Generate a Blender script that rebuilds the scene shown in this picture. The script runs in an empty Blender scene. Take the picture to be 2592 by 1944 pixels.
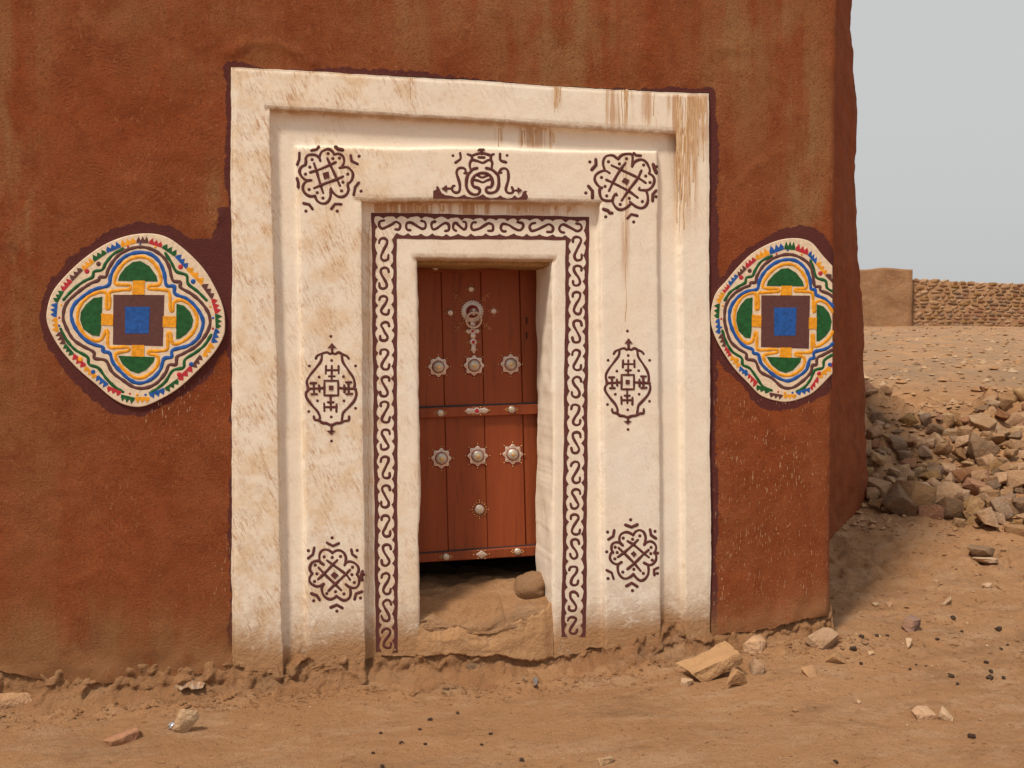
import bpy, bmesh, math, random
import numpy as np
from mathutils import Vector, Matrix, Euler

SC = bpy.context.scene
COL = SC.collection
R = math.radians

# ------------------------------------------------------------------ camera
YAW, PITCH = R(12.6), math.atan(120/2592)
CAM = np.array([0.0, -4.7, 1.5])
FWD = np.array([math.sin(YAW)*math.cos(PITCH), math.cos(YAW)*math.cos(PITCH), -math.sin(PITCH)])
RGT = np.array([math.cos(YAW), -math.sin(YAW), 0.0])
UPV = np.cross(RGT, FWD)
cd = bpy.data.cameras.new('camera'); cam = bpy.data.objects.new('camera', cd); COL.objects.link(cam)
cam.matrix_world = Matrix(((RGT[0], UPV[0], -FWD[0], CAM[0]), (RGT[1], UPV[1], -FWD[1], CAM[1]),
                           (RGT[2], UPV[2], -FWD[2], CAM[2]), (0, 0, 0, 1)))
cd.sensor_width = 36; cd.lens = 36; cd.clip_start = .05; cd.clip_end = 3000
SC.camera = cam

# ------------------------------------------------------------------ light
SUN_EL, SUN_AZ_DIR = R(58), (-0.75, -0.66)          # towards the sun, on the ground plane
W = bpy.data.worlds.new("World"); SC.world = W; W.use_nodes = True
wn = W.node_tree; wn.nodes.clear()
sky = wn.nodes.new('ShaderNodeTexSky'); sky.sky_type = 'NISHITA'; sky.sun_disc = False
sky.sun_elevation = SUN_EL; sky.sun_rotation = math.atan2(SUN_AZ_DIR[0], SUN_AZ_DIR[1])
sky.dust_density = 8; sky.air_density = 1.0; sky.ozone_density = 1.0; sky.altitude = 100
hs = wn.nodes.new('ShaderNodeHueSaturation'); hs.inputs['Saturation'].default_value = .22
mx = wn.nodes.new('ShaderNodeMix'); mx.data_type = 'RGBA'; mx.inputs['Factor'].default_value = .85
mx.inputs['B'].default_value = (4.15, 4.2, 4.18, 1)
bg = wn.nodes.new('ShaderNodeBackground'); bg.inputs['Strength'].default_value = 0.108
wo = wn.nodes.new('ShaderNodeOutputWorld')
wn.links.new(sky.outputs[0], hs.inputs['Color']); wn.links.new(hs.outputs[0], mx.inputs['A'])
wn.links.new(mx.outputs['Result'], bg.inputs['Color']); wn.links.new(bg.outputs[0], wo.inputs['Surface'])
sl = bpy.data.lights.new('sun', 'SUN'); sun = bpy.data.objects.new('sun', sl); COL.objects.link(sun)
sl.energy = 2.6; sl.angle = R(8); sl.color = (1.0, .87, .70)
h = math.hypot(*SUN_AZ_DIR)
sd = Vector((SUN_AZ_DIR[0]/h*math.cos(SUN_EL), SUN_AZ_DIR[1]/h*math.cos(SUN_EL), math.sin(SUN_EL)))
sun.rotation_euler = sd.to_track_quat('Z', 'Y').to_euler()
sun.location = sd*30
vs = SC.view_settings; vs.view_transform = 'Standard'; vs.look = 'None'; vs.gamma = 1; vs.exposure = .45
vs.use_curve_mapping = False

# ------------------------------------------------------------------ geometry helpers
def P(sx, sy, w=0.0):
    """photo point on the plane w metres in front of the facade plane"""
    sx = np.asarray(sx, float); sy = np.asarray(sy, float)
    a = (sx-1296)/2592; b = (972-sy)/2592
    d = FWD + a[..., None]*RGT + b[..., None]*UPV
    t = (-w - CAM[1])/d[..., 1]
    return CAM + d*t[..., None]

def px_depth(sx, sy, w=0.):
    return float((P(sx, sy, w)-CAM) @ FWD)

def _hash(ix, iy, seed):
    n = (ix.astype(np.int64)*374761393 + iy.astype(np.int64)*668265263 + seed*974634777) & 0x7fffffff
    n = ((n ^ (n >> 13))*1274126177) & 0x7fffffff
    n = ((n ^ (n >> 16))*1911520717) & 0x7fffffff
    return (n & 0xffff)/65535.0

def vnoise(x, y, seed=0):
    x = np.asarray(x, float); y = np.asarray(y, float)
    ix = np.floor(x); iy = np.floor(y); fx = x-ix; fy = y-iy
    fx = fx*fx*fx*(fx*(fx*6-15)+10); fy = fy*fy*fy*(fy*(fy*6-15)+10)
    ix = ix.astype(np.int64); iy = iy.astype(np.int64)
    a = _hash(ix, iy, seed); b = _hash(ix+1, iy, seed); c = _hash(ix, iy+1, seed); d = _hash(ix+1, iy+1, seed)
    return (a*(1-fx)+b*fx)*(1-fy) + (c*(1-fx)+d*fx)*fy - .5

def fbm(x, y, seed=0, oct=4, gain=.5):
    s = 0; a = 1.; t = 0
    for o in range(oct):
        s = s + a*vnoise(np.asarray(x)*2**o+17.3*o, np.asarray(y)*2**o-9.1*o, seed+o*31); t += a; a *= gain
    return s/t*2          # about -1..1

def sstep(a, b, x):
    t = np.clip((x-a)/(b-a), 0, 1); return t*t*(3-2*t)

def obj(name, verts, faces, m, parent=None, smooth=True, attrs=None):
    me = bpy.data.meshes.new(name)
    me.from_pydata([tuple(map(float, v)) for v in verts], [], [tuple(map(int, f)) for f in faces])
    return fin(name, me, m, parent, smooth, attrs)

def fin(name, me, m, parent=None, smooth=True, attrs=None):
    me.validate(); me.update()
    if m: me.materials.append(m)
    if smooth: me.shade_smooth()
    for k, v in (attrs or {}).items():
        at = me.attributes.new(k, 'FLOAT', 'POINT'); at.data.foreach_set('value', np.asarray(v, np.float32))
    o = bpy.data.objects.new(name, me); COL.objects.link(o)
    if parent: o.parent = parent
    return o

def tag(o, label=None, cat=None, group=None, kind=None):
    if label: o['label'] = label
    if cat: o['category'] = cat
    if group: o['group'] = group
    if kind: o['kind'] = kind
    return o

def empty(name, loc=(0, 0, 0)):
    o = bpy.data.objects.new(name, None); COL.objects.link(o); o.location = loc; o.empty_display_size = .2
    return o

def grid_faces(nr, nc, flip=False):
    i = np.arange(nr-1)[:, None]*nc + np.arange(nc-1)[None, :]
    f = np.stack([i, i+1, i+nc+1, i+nc], -1).reshape(-1, 4)
    return f[:, ::-1] if flip else f

# ------------------------------------------------------------------ materials
class Mat:
    def __init__(s, name, rough=.9, spec=.25):
        s.m = bpy.data.materials.new(name); s.m.use_nodes = True; s.t = s.m.node_tree
        s.b = s.t.nodes['Principled BSDF']; s.b.inputs['Roughness'].default_value = rough
        s.b.inputs['Specular IOR Level'].default_value = spec
        s.tc = s.t.nodes.new('ShaderNodeTexCoord').outputs['Object']
    def n(s, typ, ins=None, **props):
        nd = s.t.nodes.new('ShaderNode'+typ)
        for k, v in props.items(): setattr(nd, k, v)
        for k, v in (ins or {}).items():
            sock = nd.inputs[k]
            if isinstance(v, bpy.types.NodeSocket): s.t.links.new(v, sock)
            else: sock.default_value = v
        return nd
    def math(s, op, a, b=0., c=None, clamp=False):
        ins = {0: a, 1: b}
        if c is not None: ins[2] = c
        return s.n('Math', ins, operation=op, use_clamp=clamp).outputs[0]
    def noise(s, scale, detail=3, rough=.55, vec=None, dist=0.):
        return s.n('TexNoise', {'Vector': vec or s.tc, 'Scale': scale, 'Detail': detail, 'Roughness': rough, 'Distortion': dist}).outputs['Fac']
    def stretch(s, scale=(1, 1, 1), rot=(0, 0, 0), loc=(0, 0, 0)):
        return s.n('Mapping', {'Vector': s.tc, 'Scale': scale, 'Rotation': rot, 'Location': loc}).outputs[0]
    def ramp(s, fac, lo, hi):
        return s.n('MapRange', {'Value': fac, 'From Min': lo, 'From Max': hi}, interpolation_type='SMOOTHSTEP').outputs[0]
    def mix(s, fac, a, b, blend='MIX'):
        nd = s.t.nodes.new('ShaderNodeMix'); nd.data_type = 'RGBA'; nd.blend_type = blend
        for sock, v in ((nd.inputs['Factor'], fac), (nd.inputs['A'], a), (nd.inputs['B'], b)):
            if isinstance(v, bpy.types.NodeSocket): s.t.links.new(v, sock)
            elif isinstance(v, (int, float)): sock.default_value = v
            else: sock.default_value = (*v, 1)
        return nd.outputs['Result']
    def attr(s, name):
        return s.n('Attribute', attribute_name=name).outputs['Fac']
    def color(s, c): s.t.links.new(c, s.b.inputs['Base Color']); return s
    def bump(s, hts, strength=1.0):
        """hts: list of (socket 0..1, amplitude in metres)"""
        tot = None
        for sock, amp in hts:
            v = s.math('MULTIPLY', sock, amp)
            tot = v if tot is None else s.math('ADD', tot, v)
        bp = s.n('Bump', {'Height': tot, 'Distance': 1.0, 'Strength': strength})
        s.t.links.new(bp.outputs[0], s.b.inputs['Normal']); return s

def M_red():
    s = Mat('red_plaster', .92, .2)
    big = s.noise(1.1, 5, .6); med = s.noise(7, 6, .65, dist=.4); fine = s.noise(110, 3, .7)
    c = s.mix(s.ramp(big, .36, .62), (.272, .063, .018), (.265, .080, .028))
    c = s.mix(s.ramp(med, .35, .72), c, (.205, .048, .014))
    sm = s.noise(5, 6, .7, vec=s.stretch((1, 1, .5)), dist=.4); runs_ = s.noise(9, 4, .6, vec=s.stretch((1, 1, .07)))
    och = s.math('MULTIPLY', s.attr('ochre'), s.ramp(s.math('MULTIPLY_ADD', runs_, .5, s.math('MULTIPLY', sm, .5)), .38, .58), clamp=True)
    c = s.mix(s.math('MULTIPLY', och, .9), c, (.30, .165, .070))
    c = s.mix(s.math('MULTIPLY', s.ramp(s.noise(34, 6, .78), .52, .76), .38), c, (.28, .115, .05))
    c = s.mix(s.math('MULTIPLY', s.ramp(fine, .48, .70), .50), c, (.11, .028, .010))
    c = s.mix(s.math('MULTIPLY', s.ramp(s.noise(3.2, 6, .72), .50, .68), .55), c, (.165, .038, .013))
    c = s.mix(s.math('MULTIPLY', s.ramp(s.noise(55, 5, .8), .53, .68), .45), c, (.13, .032, .011))
    c = s.mix(s.math('MULTIPLY', s.ramp(s.noise(85, 3, .7, vec=s.stretch((1, 1, .5), (0, .7, 0))), .60, .70), .5), c, (.36, .17, .08))
    # trowel / hand-sweep arcs
    dv = s.n('VectorMath', {0: s.tc, 1: s.n('VectorMath', {0: s.n('TexNoise', {'Vector': s.tc, 'Scale': 2.2, 'Detail': 2}).outputs['Color'], 'Scale': .35}, operation='SCALE').outputs[0]}, operation='ADD').outputs[0]
    vo = s.n('TexVoronoi', {'Vector': dv, 'Scale': 1.7}).outputs['Distance']
    ringn = s.math('ADD', s.math('MULTIPLY', vo, 165.), s.math('MULTIPLY', s.noise(45, 4, .65), 11.))
    ring = s.math('MULTIPLY_ADD', s.math('SINE', ringn), .5, .5)
    rm = s.math('MULTIPLY', ring, s.math('MULTIPLY', s.ramp(s.noise(3.1, 3), .50, .66), s.ramp(s.noise(17, 3), .42, .62)))
    c = s.mix(s.math('MULTIPLY', rm, .24), c, (.34, .135, .055))
    sep = s.n('SeparateXYZ', {0: s.tc}); X_, Z_ = sep.outputs[0], sep.outputs[2]
    arcs = None
    for (sx_, sy_, r0_, r1_) in ((470, 1480, .10, .34), (640, 520, .12, .40), (1840, 560, .05, .22), (1560, 250, .12, .33), (250, 330, .15, .50), (880, 230, .08, .26), (1990, 1480, .08, .3)):
        q = P(np.array(float(sx_)), np.array(float(sy_)))
        dx = s.math('SUBTRACT', X_, float(q[0])); dz = s.math('SUBTRACT', Z_, float(q[2]))
        r_ = s.math('SQRT', s.math('ADD', s.math('MULTIPLY', dx, dx), s.math('MULTIPLY', dz, dz)))
        w_ = s.math('MULTIPLY', s.ramp(r_, r0_*.7, r0_*1.2), s.math('SUBTRACT', 1., s.ramp(r_, r1_*.7, r1_)))
        si = s.math('MULTIPLY_ADD', s.math('SINE', s.math('ADD', s.math('MULTIPLY', r_, 300.), s.math('MULTIPLY', s.noise(7, 6, .75), 42.))), .5, .5)
        v_ = s.math('MULTIPLY', s.math('MULTIPLY', si, w_), s.ramp(s.noise(6.5, 4), .46, .66))
        arcs = v_ if arcs is None else s.math('MAXIMUM', arcs, v_)
    c = s.mix(s.math('MULTIPLY', arcs, .09), c, (.34, .14, .06))
    # dark wine paint bands round the white surround and the medallions
    wob = s.math('MULTIPLY_ADD', s.noise(22, 4, .6), .05, -.025)
    pd = s.math('ADD', s.attr('wine_dist'), wob)
    pf = s.ramp(pd, .002, -.004)
    c = s.mix(s.math('MULTIPLY', pf, .93), c, (.095, .026, .026))
    # pale chips and scratches
    scn = s.noise(150, 1, .5, vec=s.stretch((1.0, 1, .20), (0, .14, 0)))
    sc2 = s.noise(7, 3, .6)
    sc = s.math('MULTIPLY', s.ramp(s.math('ADD', scn, s.math('MULTIPLY', sc2, .22)), .775, .83), s.attr('scratch'), clamp=True)
    c = s.mix(s.math('MULTIPLY', sc, .8), c, (.60, .38, .22))
    # dusty foot
    df = s.math('MULTIPLY', s.attr('dirt'), s.ramp(s.noise(11, 6, .75), .22, .56), clamp=True)
    c = s.mix(df, c, (.265, .125, .055))
    s.color(c)
    return s.bump([(s.noise(120, 4, .8), .0048), (s.noise(30, 6, .75), .0042), (s.noise(7, 3, .5), .0015), (rm, .0014), (arcs, .0015), (sc, -.002)]).m

def M_white():
    s = Mat('limewash', .85, .25)
    big = s.noise(2.0, 4, .6); med = s.noise(8, 5, .65)
    yl = s.attr('yellow')
    c = s.mix(s.ramp(big, .35, .65), (.79, .70, .585), (.79, .735, .65))
    c = s.mix(s.math('MULTIPLY', yl, s.math('MULTIPLY_ADD', s.ramp(med, .42, .66), .72, .08)), c, (.69, .515, .34))
    fl = s.noise(52, 5, .8, vec=s.n('Mapping', {'Vector': s.stretch((1, 1, 1), (0, .42, 0)), 'Scale': (1.9, 1, .40)}).outputs[0], dist=.15)
    patch = s.ramp(s.noise(6.5, 4, .65), .36, .64)
    c = s.mix(s.math('MULTIPLY', s.math('MULTIPLY', s.ramp(fl, .45, .66), patch), s.math('MULTIPLY', yl, .95)), c, (.43, .235, .115))
    c = s.mix(s.math('MULTIPLY', s.ramp(s.noise(130, 2, .6), .64, .72), .35), c, (.40, .25, .15))
    # rain streaks of mud
    stn = s.noise(40, 3, .6, vec=s.stretch((1, 1, .03))); st2 = s.noise(11, 3, .6, vec=s.stretch((1, 1, .3)))
    st = s.math('MULTIPLY', s.ramp(s.math('MULTIPLY_ADD', st2, .35, s.math('MULTIPLY', stn, .65)), .43, .53), s.attr('streak'), clamp=True)
    c = s.mix(s.math('MULTIPLY', st, .85), c, (.43, .225, .095))
    df = s.math('MULTIPLY', s.attr('dirt'), s.ramp(s.math('ADD', s.noise(15, 7, .75), s.math('MULTIPLY', s.attr('dirt'), .26)), .44, .70), clamp=True)
    c = s.mix(df, c, (.40, .225, .11))
    s.color(c)
    return s.bump([(s.noise(70, 4, .75), .0012), (s.noise(11, 4, .6), .0022), (s.math('MULTIPLY', s.attr('dirt'), s.noise(38, 5, .75)), .012)]).m

def M_earth(name, tint=1.0, c1=(.50, .272, .136), c2=(.44, .235, .115), c3=(.52, .315, .18), amp=1.0):
    s = Mat(name, .96, .12)
    c = s.mix(s.ramp(s.noise(.9, 5, .6), .36, .62), c1, c2)
    c = s.mix(s.ramp(s.noise(5, 7, .72, vec=s.stretch((.6, 1.4, 1))), .46, .66), c, c3)
    g = tuple(.62*x for x in c2); gg = (g[0]*.92, g[1]*1.02, g[2]*1.15)
    c = s.mix(s.math('MULTIPLY', s.ramp(s.noise(3.3, 7, .75, vec=s.stretch((.5, 1.2, 1))), .50, .68), .55), c, gg)
    c = s.mix(s.math('MULTIPLY', s.attr('stony'), s.ramp(s.noise(1.3, 6, .7), .30, .62)), c, (.30, .205, .135))
    c = s.mix(s.math('MULTIPLY', s.ramp(s.noise(30, 5, .78), .53, .70), .6), c, g)
    c = s.mix(s.math('MULTIPLY', s.ramp(s.noise(110, 2, .6), .60, .70), .6), c, tuple(.45*x for x in c2))
    c = s.mix(s.math('MULTIPLY', s.ramp(s.noise(190, 1, .5), .70, .75), .75), c, (.56, .42, .28))
    s.color(c)
    return s.bump([(s.noise(9, 4, .6), .018*amp), (s.noise(38, 6, .8), .026*amp), (s.noise(150, 3, .75), .006*amp)]).m

def M_stone(name, c1, c2):
    s = Mat(name, .85, .3)
    oi = s.n('ObjectInfo').outputs['Random']
    v = s.n('VectorMath', {0: s.tc, 1: s.n('CombineXYZ', {0: s.math('MULTIPLY', oi, 37.), 1: oi, 2: s.math('MULTIPLY', oi, 11.)}).outputs[0]}, operation='ADD').outputs[0]
    c = s.mix(s.ramp(s.noise(1.2, 5, .65, vec=v), .35, .65), c1, c2)
    c = s.mix(s.math('MULTIPLY', s.ramp(s.noise(6, 4, .7, vec=v), .55, .8), .5), c, tuple(.55*x for x in c2))
    val = s.math('MULTIPLY_ADD', oi, .55, .70)
    c = s.n('HueSaturation', {'Color': c, 'Value': val, 'Hue': .5, 'Saturation': s.math('MULTIPLY_ADD', oi, -.25, 1.1)}).outputs[0]
    c = s.mix(s.math('MULTIPLY', s.ramp(s.noise(2.2, 6, .75, vec=v), .44, .66), .6), c, (.33, .175, .085))   # dried dust
    s.color(c)
    return s.bump([(s.noise(3.5, 5, .65, vec=v), .10), (s.noise(16, 4, .7, vec=v), .03)], .6).m

def M_flat(name, c, rough=.75, spec=.3, var=.12, bump=.0006, wear=None):
    s = Mat(name, rough, spec)
    a = s.mix(s.ramp(s.noise(60, 4, .7), .3, .7), tuple(x*(1-var) for x in c), tuple(min(1, x*(1+var)) for x in c))
    a = s.mix(s.math('MULTIPLY', s.ramp(s.noise(28, 5, .75), .60, .76), .35), a, wear or tuple(.5*x+.1 for x in c))
    s.color(a)
    return s.bump([(s.noise(80, 3, .6), bump), (s.noise(25, 3, .6), bump*2)]).m

def M_wood():
    s = Mat('door_wood', .55, .35)
    oi = s.n('ObjectInfo').outputs['Random']
    off = s.n('CombineXYZ', {0: s.math('MULTIPLY', oi, 9.), 1: oi, 2: s.math('MULTIPLY', oi, 5.)}).outputs[0]
    v = s.n('VectorMath', {0: s.stretch((1, 1, .06)), 1: off}, operation='ADD').outputs[0]
    g = s.noise(45, 6, .65, vec=v, dist=.6); g2 = s.noise(9, 4, .6, vec=v)
    c = s.mix(s.ramp(g2, .3, .7), (.21, .040, .010), (.25, .055, .014))
    c = s.mix(s.math('MULTIPLY', s.ramp(g, .5, .72), .6), c, (.12, .024, .008))
    val = s.math('MULTIPLY_ADD', oi, .22, .9)
    c = s.n('HueSaturation', {'Color': c, 'Value': val}).outputs[0]
    s.color(c)
    return s.bump([(g, .0012)]).m

def M_metal(name, c, metallic=.55, rough=.42):
    s = Mat(name, rough, .5); s.b.inputs['Metallic'].default_value = metallic
    a = s.mix(s.ramp(s.noise(120, 4, .6), .35, .7), c, tuple(.72*x for x in c)); s.color(a)
    return s.m

RED = M_red(); WHITE = M_white()
EARTH = M_earth('sandy_earth')
MUD = M_earth('eroded_mud', c1=(.47, .248, .12), c2=(.40, .20, .094), c3=(.50, .29, .158), amp=1.2)
WINE = M_flat('wine_paint', (.108, .034, .030), .8, .25, wear=(.22, .11, .09))
GREEN = M_flat('green_paint', (.010, .088, .022), .6, var=.3, wear=(.02, .16, .05)); BLUE = M_flat('blue_paint', (.013, .085, .34), .6, var=.25, wear=(.05, .22, .58))
YELLOW = M_flat('yellow_paint', (.74, .315, .014), .6, var=.2, wear=(.62, .24, .01)); REDP = M_flat('crimson_paint', (.44, .024, .036), .6)
BROWN = M_flat('brown_paint', (.105, .040, .036), .7); PLATE = M_flat('medallion_white', (.70, .565, .42), .8, wear=(.58, .39, .24))
WOOD = M_wood(); GAP = M_flat('dark_gap', (.02, .012, .01), .9)
SILVER = M_metal('silver_plate', (.66, .53, .46)); DOME = M_metal('silver_dome', (.60, .53, .46), .55, .45); BRASS = M_metal('brass', (.75, .50, .20), .7, .35)
REDL = M_flat('red_leather', (.20, .014, .010), .6)
ROCKS = {'tan': M_stone('tan_stone', (.47, .285, .155), (.39, .22, .112)), 'grey': M_stone('grey_brown_stone', (.31, .205, .13), (.25, .155, .095)),
         'ochre': M_stone('ochre_stone', (.46, .285, .125), (.34, .18, .07)), 'red': M_stone('reddish_stone', (.37, .175, .095), (.29, .13, .065)),
         'pale': M_stone('pale_stone', (.52, .37, .24), (.42, .27, .155))}
DUNG = M_flat('dry_dropping', (.075, .045, .03), .9, bump=.002)
MUDW = M_earth('mud_wall_plaster', c1=(.47, .265, .14), c2=(.41, .22, .115), c3=(.51, .30, .165), amp=2.5)
WEATH = M_flat('grey_plastic', (.14, .13, .13), .5)
CLOTH = M_flat('faded_cloth', (.34, .33, .36), .9, var=.3)
TIMBER = M_flat('lintel_timber', (.30, .17, .07), .85, var=.25, bump=.002)

# ------------------------------------------------------------------ ground height
_D = [-60, 2, 5.2, 5.9, 6.6, 7.5, 8.5, 10, 15, 25, 36, 60, 200, 1000]
_Z = [-.10, -.09, -.075, .0, .13, .22, .42, .88, 1.04, 1.42, 1.86, 2.2, 2.6, 3]
def dview(x, y): return np.asarray(x)*math.sin(YAW) + (np.asarray(y)+4.7)*math.cos(YAW)
def lat(x, y): return np.asarray(x)*math.cos(YAW) - (np.asarray(y)+4.7)*math.sin(YAW)
def ground_base(x, y):
    d = dview(x, y)
    k = np.linspace(-.5, .5, 5)
    z = sum(np.interp(d+q, _D, _Z) for q in k)/5
    # the slope behind fades to level ground inside the house
    x = np.asarray(x, float); y = np.asarray(y, float)
    xr = 2.55 + y*.695
    ins = sstep(0.0, .3, y)*sstep(0., .3, xr-x)*sstep(-4.2, -3.9, x)*sstep(6.5, 6., y)
    z = z*(1-ins) + .10*ins
    z = z - .035*np.exp(-((x-1.0)/.7)**2 - ((y+.2)/.4)**2) + .03*np.exp(-((x-2.5)/.4)**2-((y+.1)/.25)**2)
    return z
def ground_z(x, y):
    x = np.asarray(x, float); y = np.asarray(y, float); d = dview(x, y)
    z = ground_base(x, y)
    z = z + fbm(x*.8, y*.8, 3, 3)*.03 + fbm(x*4, y*4, 11, 3)*.012*sstep(60, 20, d)
    rough = np.exp(-((y+.12)/.12)**2)*sstep(3.4, 2.6, x) + .5*sstep(2.6, 3.2, x)*sstep(4.6, 5.2, d)*sstep(7, 6, d) + 1.1*sstep(5.8, 6.4, d)*sstep(12, 9, d)
    z = z + fbm(x*11, y*11, 23, 4)*.036*rough + np.maximum(fbm(x*3.6, y*3.6, 53, 5)-.02, 0)*.42*sstep(7.9, 8.6, d)*sstep(10.6, 9.6, d) + fbm(x*13, y*13, 29, 4)*.011*sstep(40, 12, d)*(.5+.8*sstep(2.2, 3.0, x))
    far = sstep(8.5, 10, d)*sstep(40, 30, d)
    z = z + fbm(x*1.7, y*1.7, 41, 4)*.07*far
    return z
def G(sx, sy):
    a = (sx-1296)/2592; b = (972-sy)/2592
    dr = FWD + a*RGT + b*UPV
    t = 3.
    for _ in range(60):
        p = CAM + dr*t
        e = p[2] - float(ground_z(p[0], p[1]))
        t += e*.6/max(.15, -dr[2]+.1)
        t = min(max(t, .5), 60)
    return CAM + dr*t

def axis(segs):
    out = []
    for a, b, st in segs: out += list(np.arange(a, b, st))
    return np.array(out + [segs[-1][1]])
gx = axis([(-400, -60, 40), (-60, -8, 4), (-8, -2, .12), (-2, 5.2, .016), (5.2, 12, .06), (12, 30, .5), (30, 80, 5), (80, 400, 40)])
gy = axis([(-200, -40, 40), (-40, -6, 2), (-6, -2.6, .1), (-2.6, .35, .014), (.35, 4.6, .03), (4.6, 12, .07), (12, 40, .28), (40, 90, 4), (90, 700, 60)])
X, Y = np.meshgrid(gx, gy)
Z = ground_z(X, Y)
tag(obj('ground', np.stack([X, Y, Z], -1).reshape(-1, 3), grid_faces(len(gy), len(gx)), EARTH, attrs={'stony': .85*sstep(9.8, 13, dview(X, Y)).ravel()}), kind='structure')

# far pinkish hill peeping over the field wall
def hill():
    ux = np.linspace(-1, 1, 50); U, V = np.meshgrid(ux, ux)
    cx, cy = CAM[0]+FWD[0]*150+RGT[0]*112, CAM[1]+FWD[1]*150+RGT[1]*112
    hz = np.clip(1-(U**2+V**2), 0, 1)**1.3*9.5*(1+.25*fbm(U*3, V*3, 8)) - .5 + 2.4
    obj_ = obj('hill', np.stack([cx+U*32, cy+V*30, hz], -1).reshape(-1, 3), grid_faces(50, 50),
               M_earth('far_pink_earth', c1=(.34, .20, .14), c2=(.30, .17, .11), c3=(.36, .22, .15)))
    tag(obj_, kind='structure')
hill()

# ------------------------------------------------------------------ the house
HOUSE = tag(empty('mud_house'), 'red mud plastered house with white stepped doorway and two painted medallions', 'house')

_vb = [(-1500, 1745), (-400, 1722), (0, 1695), (81, 1712), (171, 1728), (244, 1722), (297, 1728), (350, 1716), (448, 1712), (509, 1703), (570, 1695), (590, 1685), (631, 1691), (712, 1711),
       (773, 1695), (797, 1691), (855, 1685), (924, 1679), (953, 1671), (1022, 1667), (1083, 1667), (1128, 1661), (1160, 1661), (1201, 1669), (1258, 1663), (1339, 1679), (1409, 1671),
       (1470, 1663), (1502, 1646), (1535, 1644), (1592, 1636), (1673, 1632), (1677, 1603), (1734, 1618), (1795, 1612), (1833, 1602), (1873, 1598), (1926, 1590), (1982, 1577), (2043, 1561), (2083, 1553), (2111, 1561)]
_vbp = P([a for a, b in _vb], [b for a, b in _vb], 0.)
def v_bottom(u):
    return np.interp(u, _vbp[:, 0], _vbp[:, 2]) + fbm(np.asarray(u)*18, np.asarray(u)*0+.3, 77, 3)*.010 + fbm(np.asarray(u)*60, np.asarray(u)*0+.7, 79, 2)*.006

UC = float(P(2112, 900, 0.)[0])           # the house corner
VTOP = 4.1
SIDE_PL = np.array([(0, 0), (.03, .4), (.07, 1.28), (.70, 1.36), (1.515, 2.2), (1.50, 2.9)])   # plan of the side: straight back, then a splayed buttress

MED_L = np.array([(925,165),(1080,190),(1230,290),(1380,440),(1480,600),(1545,760),(1560,900),(1545,1000),(1470,1130),(1340,1270),(1200,1400),(1060,1490),(900,1558),(770,1550),(650,1490),(520,1380),(380,1260),(260,1130),(170,990),(125,870),(130,760),(175,630),(280,500),(420,370),(580,260),(750,190)], float)
def cropA(p): p = np.asarray(p, float); return np.stack([80+p[..., 0]*.31341, 540+p[..., 1]*.31341], -1)
_kx = ([125,255,320,370,395,565,658,755,955,1065,1168,1305,1335,1560], [138,255,297,340,360,495,575,688,885,998,1060,1192,1215,1430])
_ky = ([165,272,315,355,385,540,655,755,970,1070,1155,1290,1330,1370,1405,1558], [150,290,335,378,410,562,645,755,1000,1112,1190,1325,1350,1395,1450,1575])
def cropB(p):
    p = np.asarray(p, float)
    return np.stack([1760+np.interp(p[..., 0], *_kx)*.28944, 560+np.interp(p[..., 1], *_ky)*.28944], -1)

def catmull(pts, closed=False, step=4.0):
    pts = np.asarray(pts, float); n = len(pts)
    if n == 2 and not closed:
        k = max(2, int(np.hypot(*(pts[1]-pts[0]))/step)+1)
        return pts[0] + (pts[1]-pts[0])*np.linspace(0, 1, k)[:, None]
    out = []
    for i in range(n if closed else n-1):
        if closed: p0, p1, p2, p3 = pts[i-1], pts[i], pts[(i+1) % n], pts[(i+2) % n]
        else:
            p1, p2 = pts[i], pts[i+1]; p0 = pts[i-1] if i else 2*p1-p2; p3 = pts[i+2] if i+2 < n else 2*p2-p1
        k = max(1, int(round(np.hypot(*(p2-p1))/step)))
        for t in np.arange(k)/k:
            out.append(.5*(2*p1+(p2-p0)*t+(2*p0-5*p1+4*p2-p3)*t*t+(3*p1-p0-3*p2+p3)*t**3))
    if not closed: out.append(pts[-1])
    return np.array(out)

def poly_sd(px, py, poly):
    """signed distance (negative inside) of points to a polygon, metres on the facade"""
    best = np.full(px.shape, 1e9); ins = np.zeros(px.shape, bool); n = len(poly)
    for i in range(n):
        ax, ay = poly[i]; bx, by = poly[(i+1) % n]
        ex, ey = bx-ax, by-ay; L = ex*ex+ey*ey+1e-12
        t = np.clip(((px-ax)*ex+(py-ay)*ey)/L, 0, 1)
        best = np.minimum(best, np.hypot(px-ax-t*ex, py-ay-t*ey))
        c = ((ay > py) != (by > py)) & (px < (bx-ax)*(py-ay)/(by-ay+1e-12)+ax)
        ins ^= c
    return np.where(ins, -best, best)

def uv(p, w=0.):
    q = P(p[:, 0], p[:, 1], w); return q[:, [0, 2]]
medL_uv = uv(catmull(cropA(MED_L), True, 12)); medR_src = catmull(cropB(MED_L), True, 12); medR_uv = uv(medR_src)

def src(pts, k=2592/2212): return [(a*k, b*k) for a, b in pts]
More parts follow.
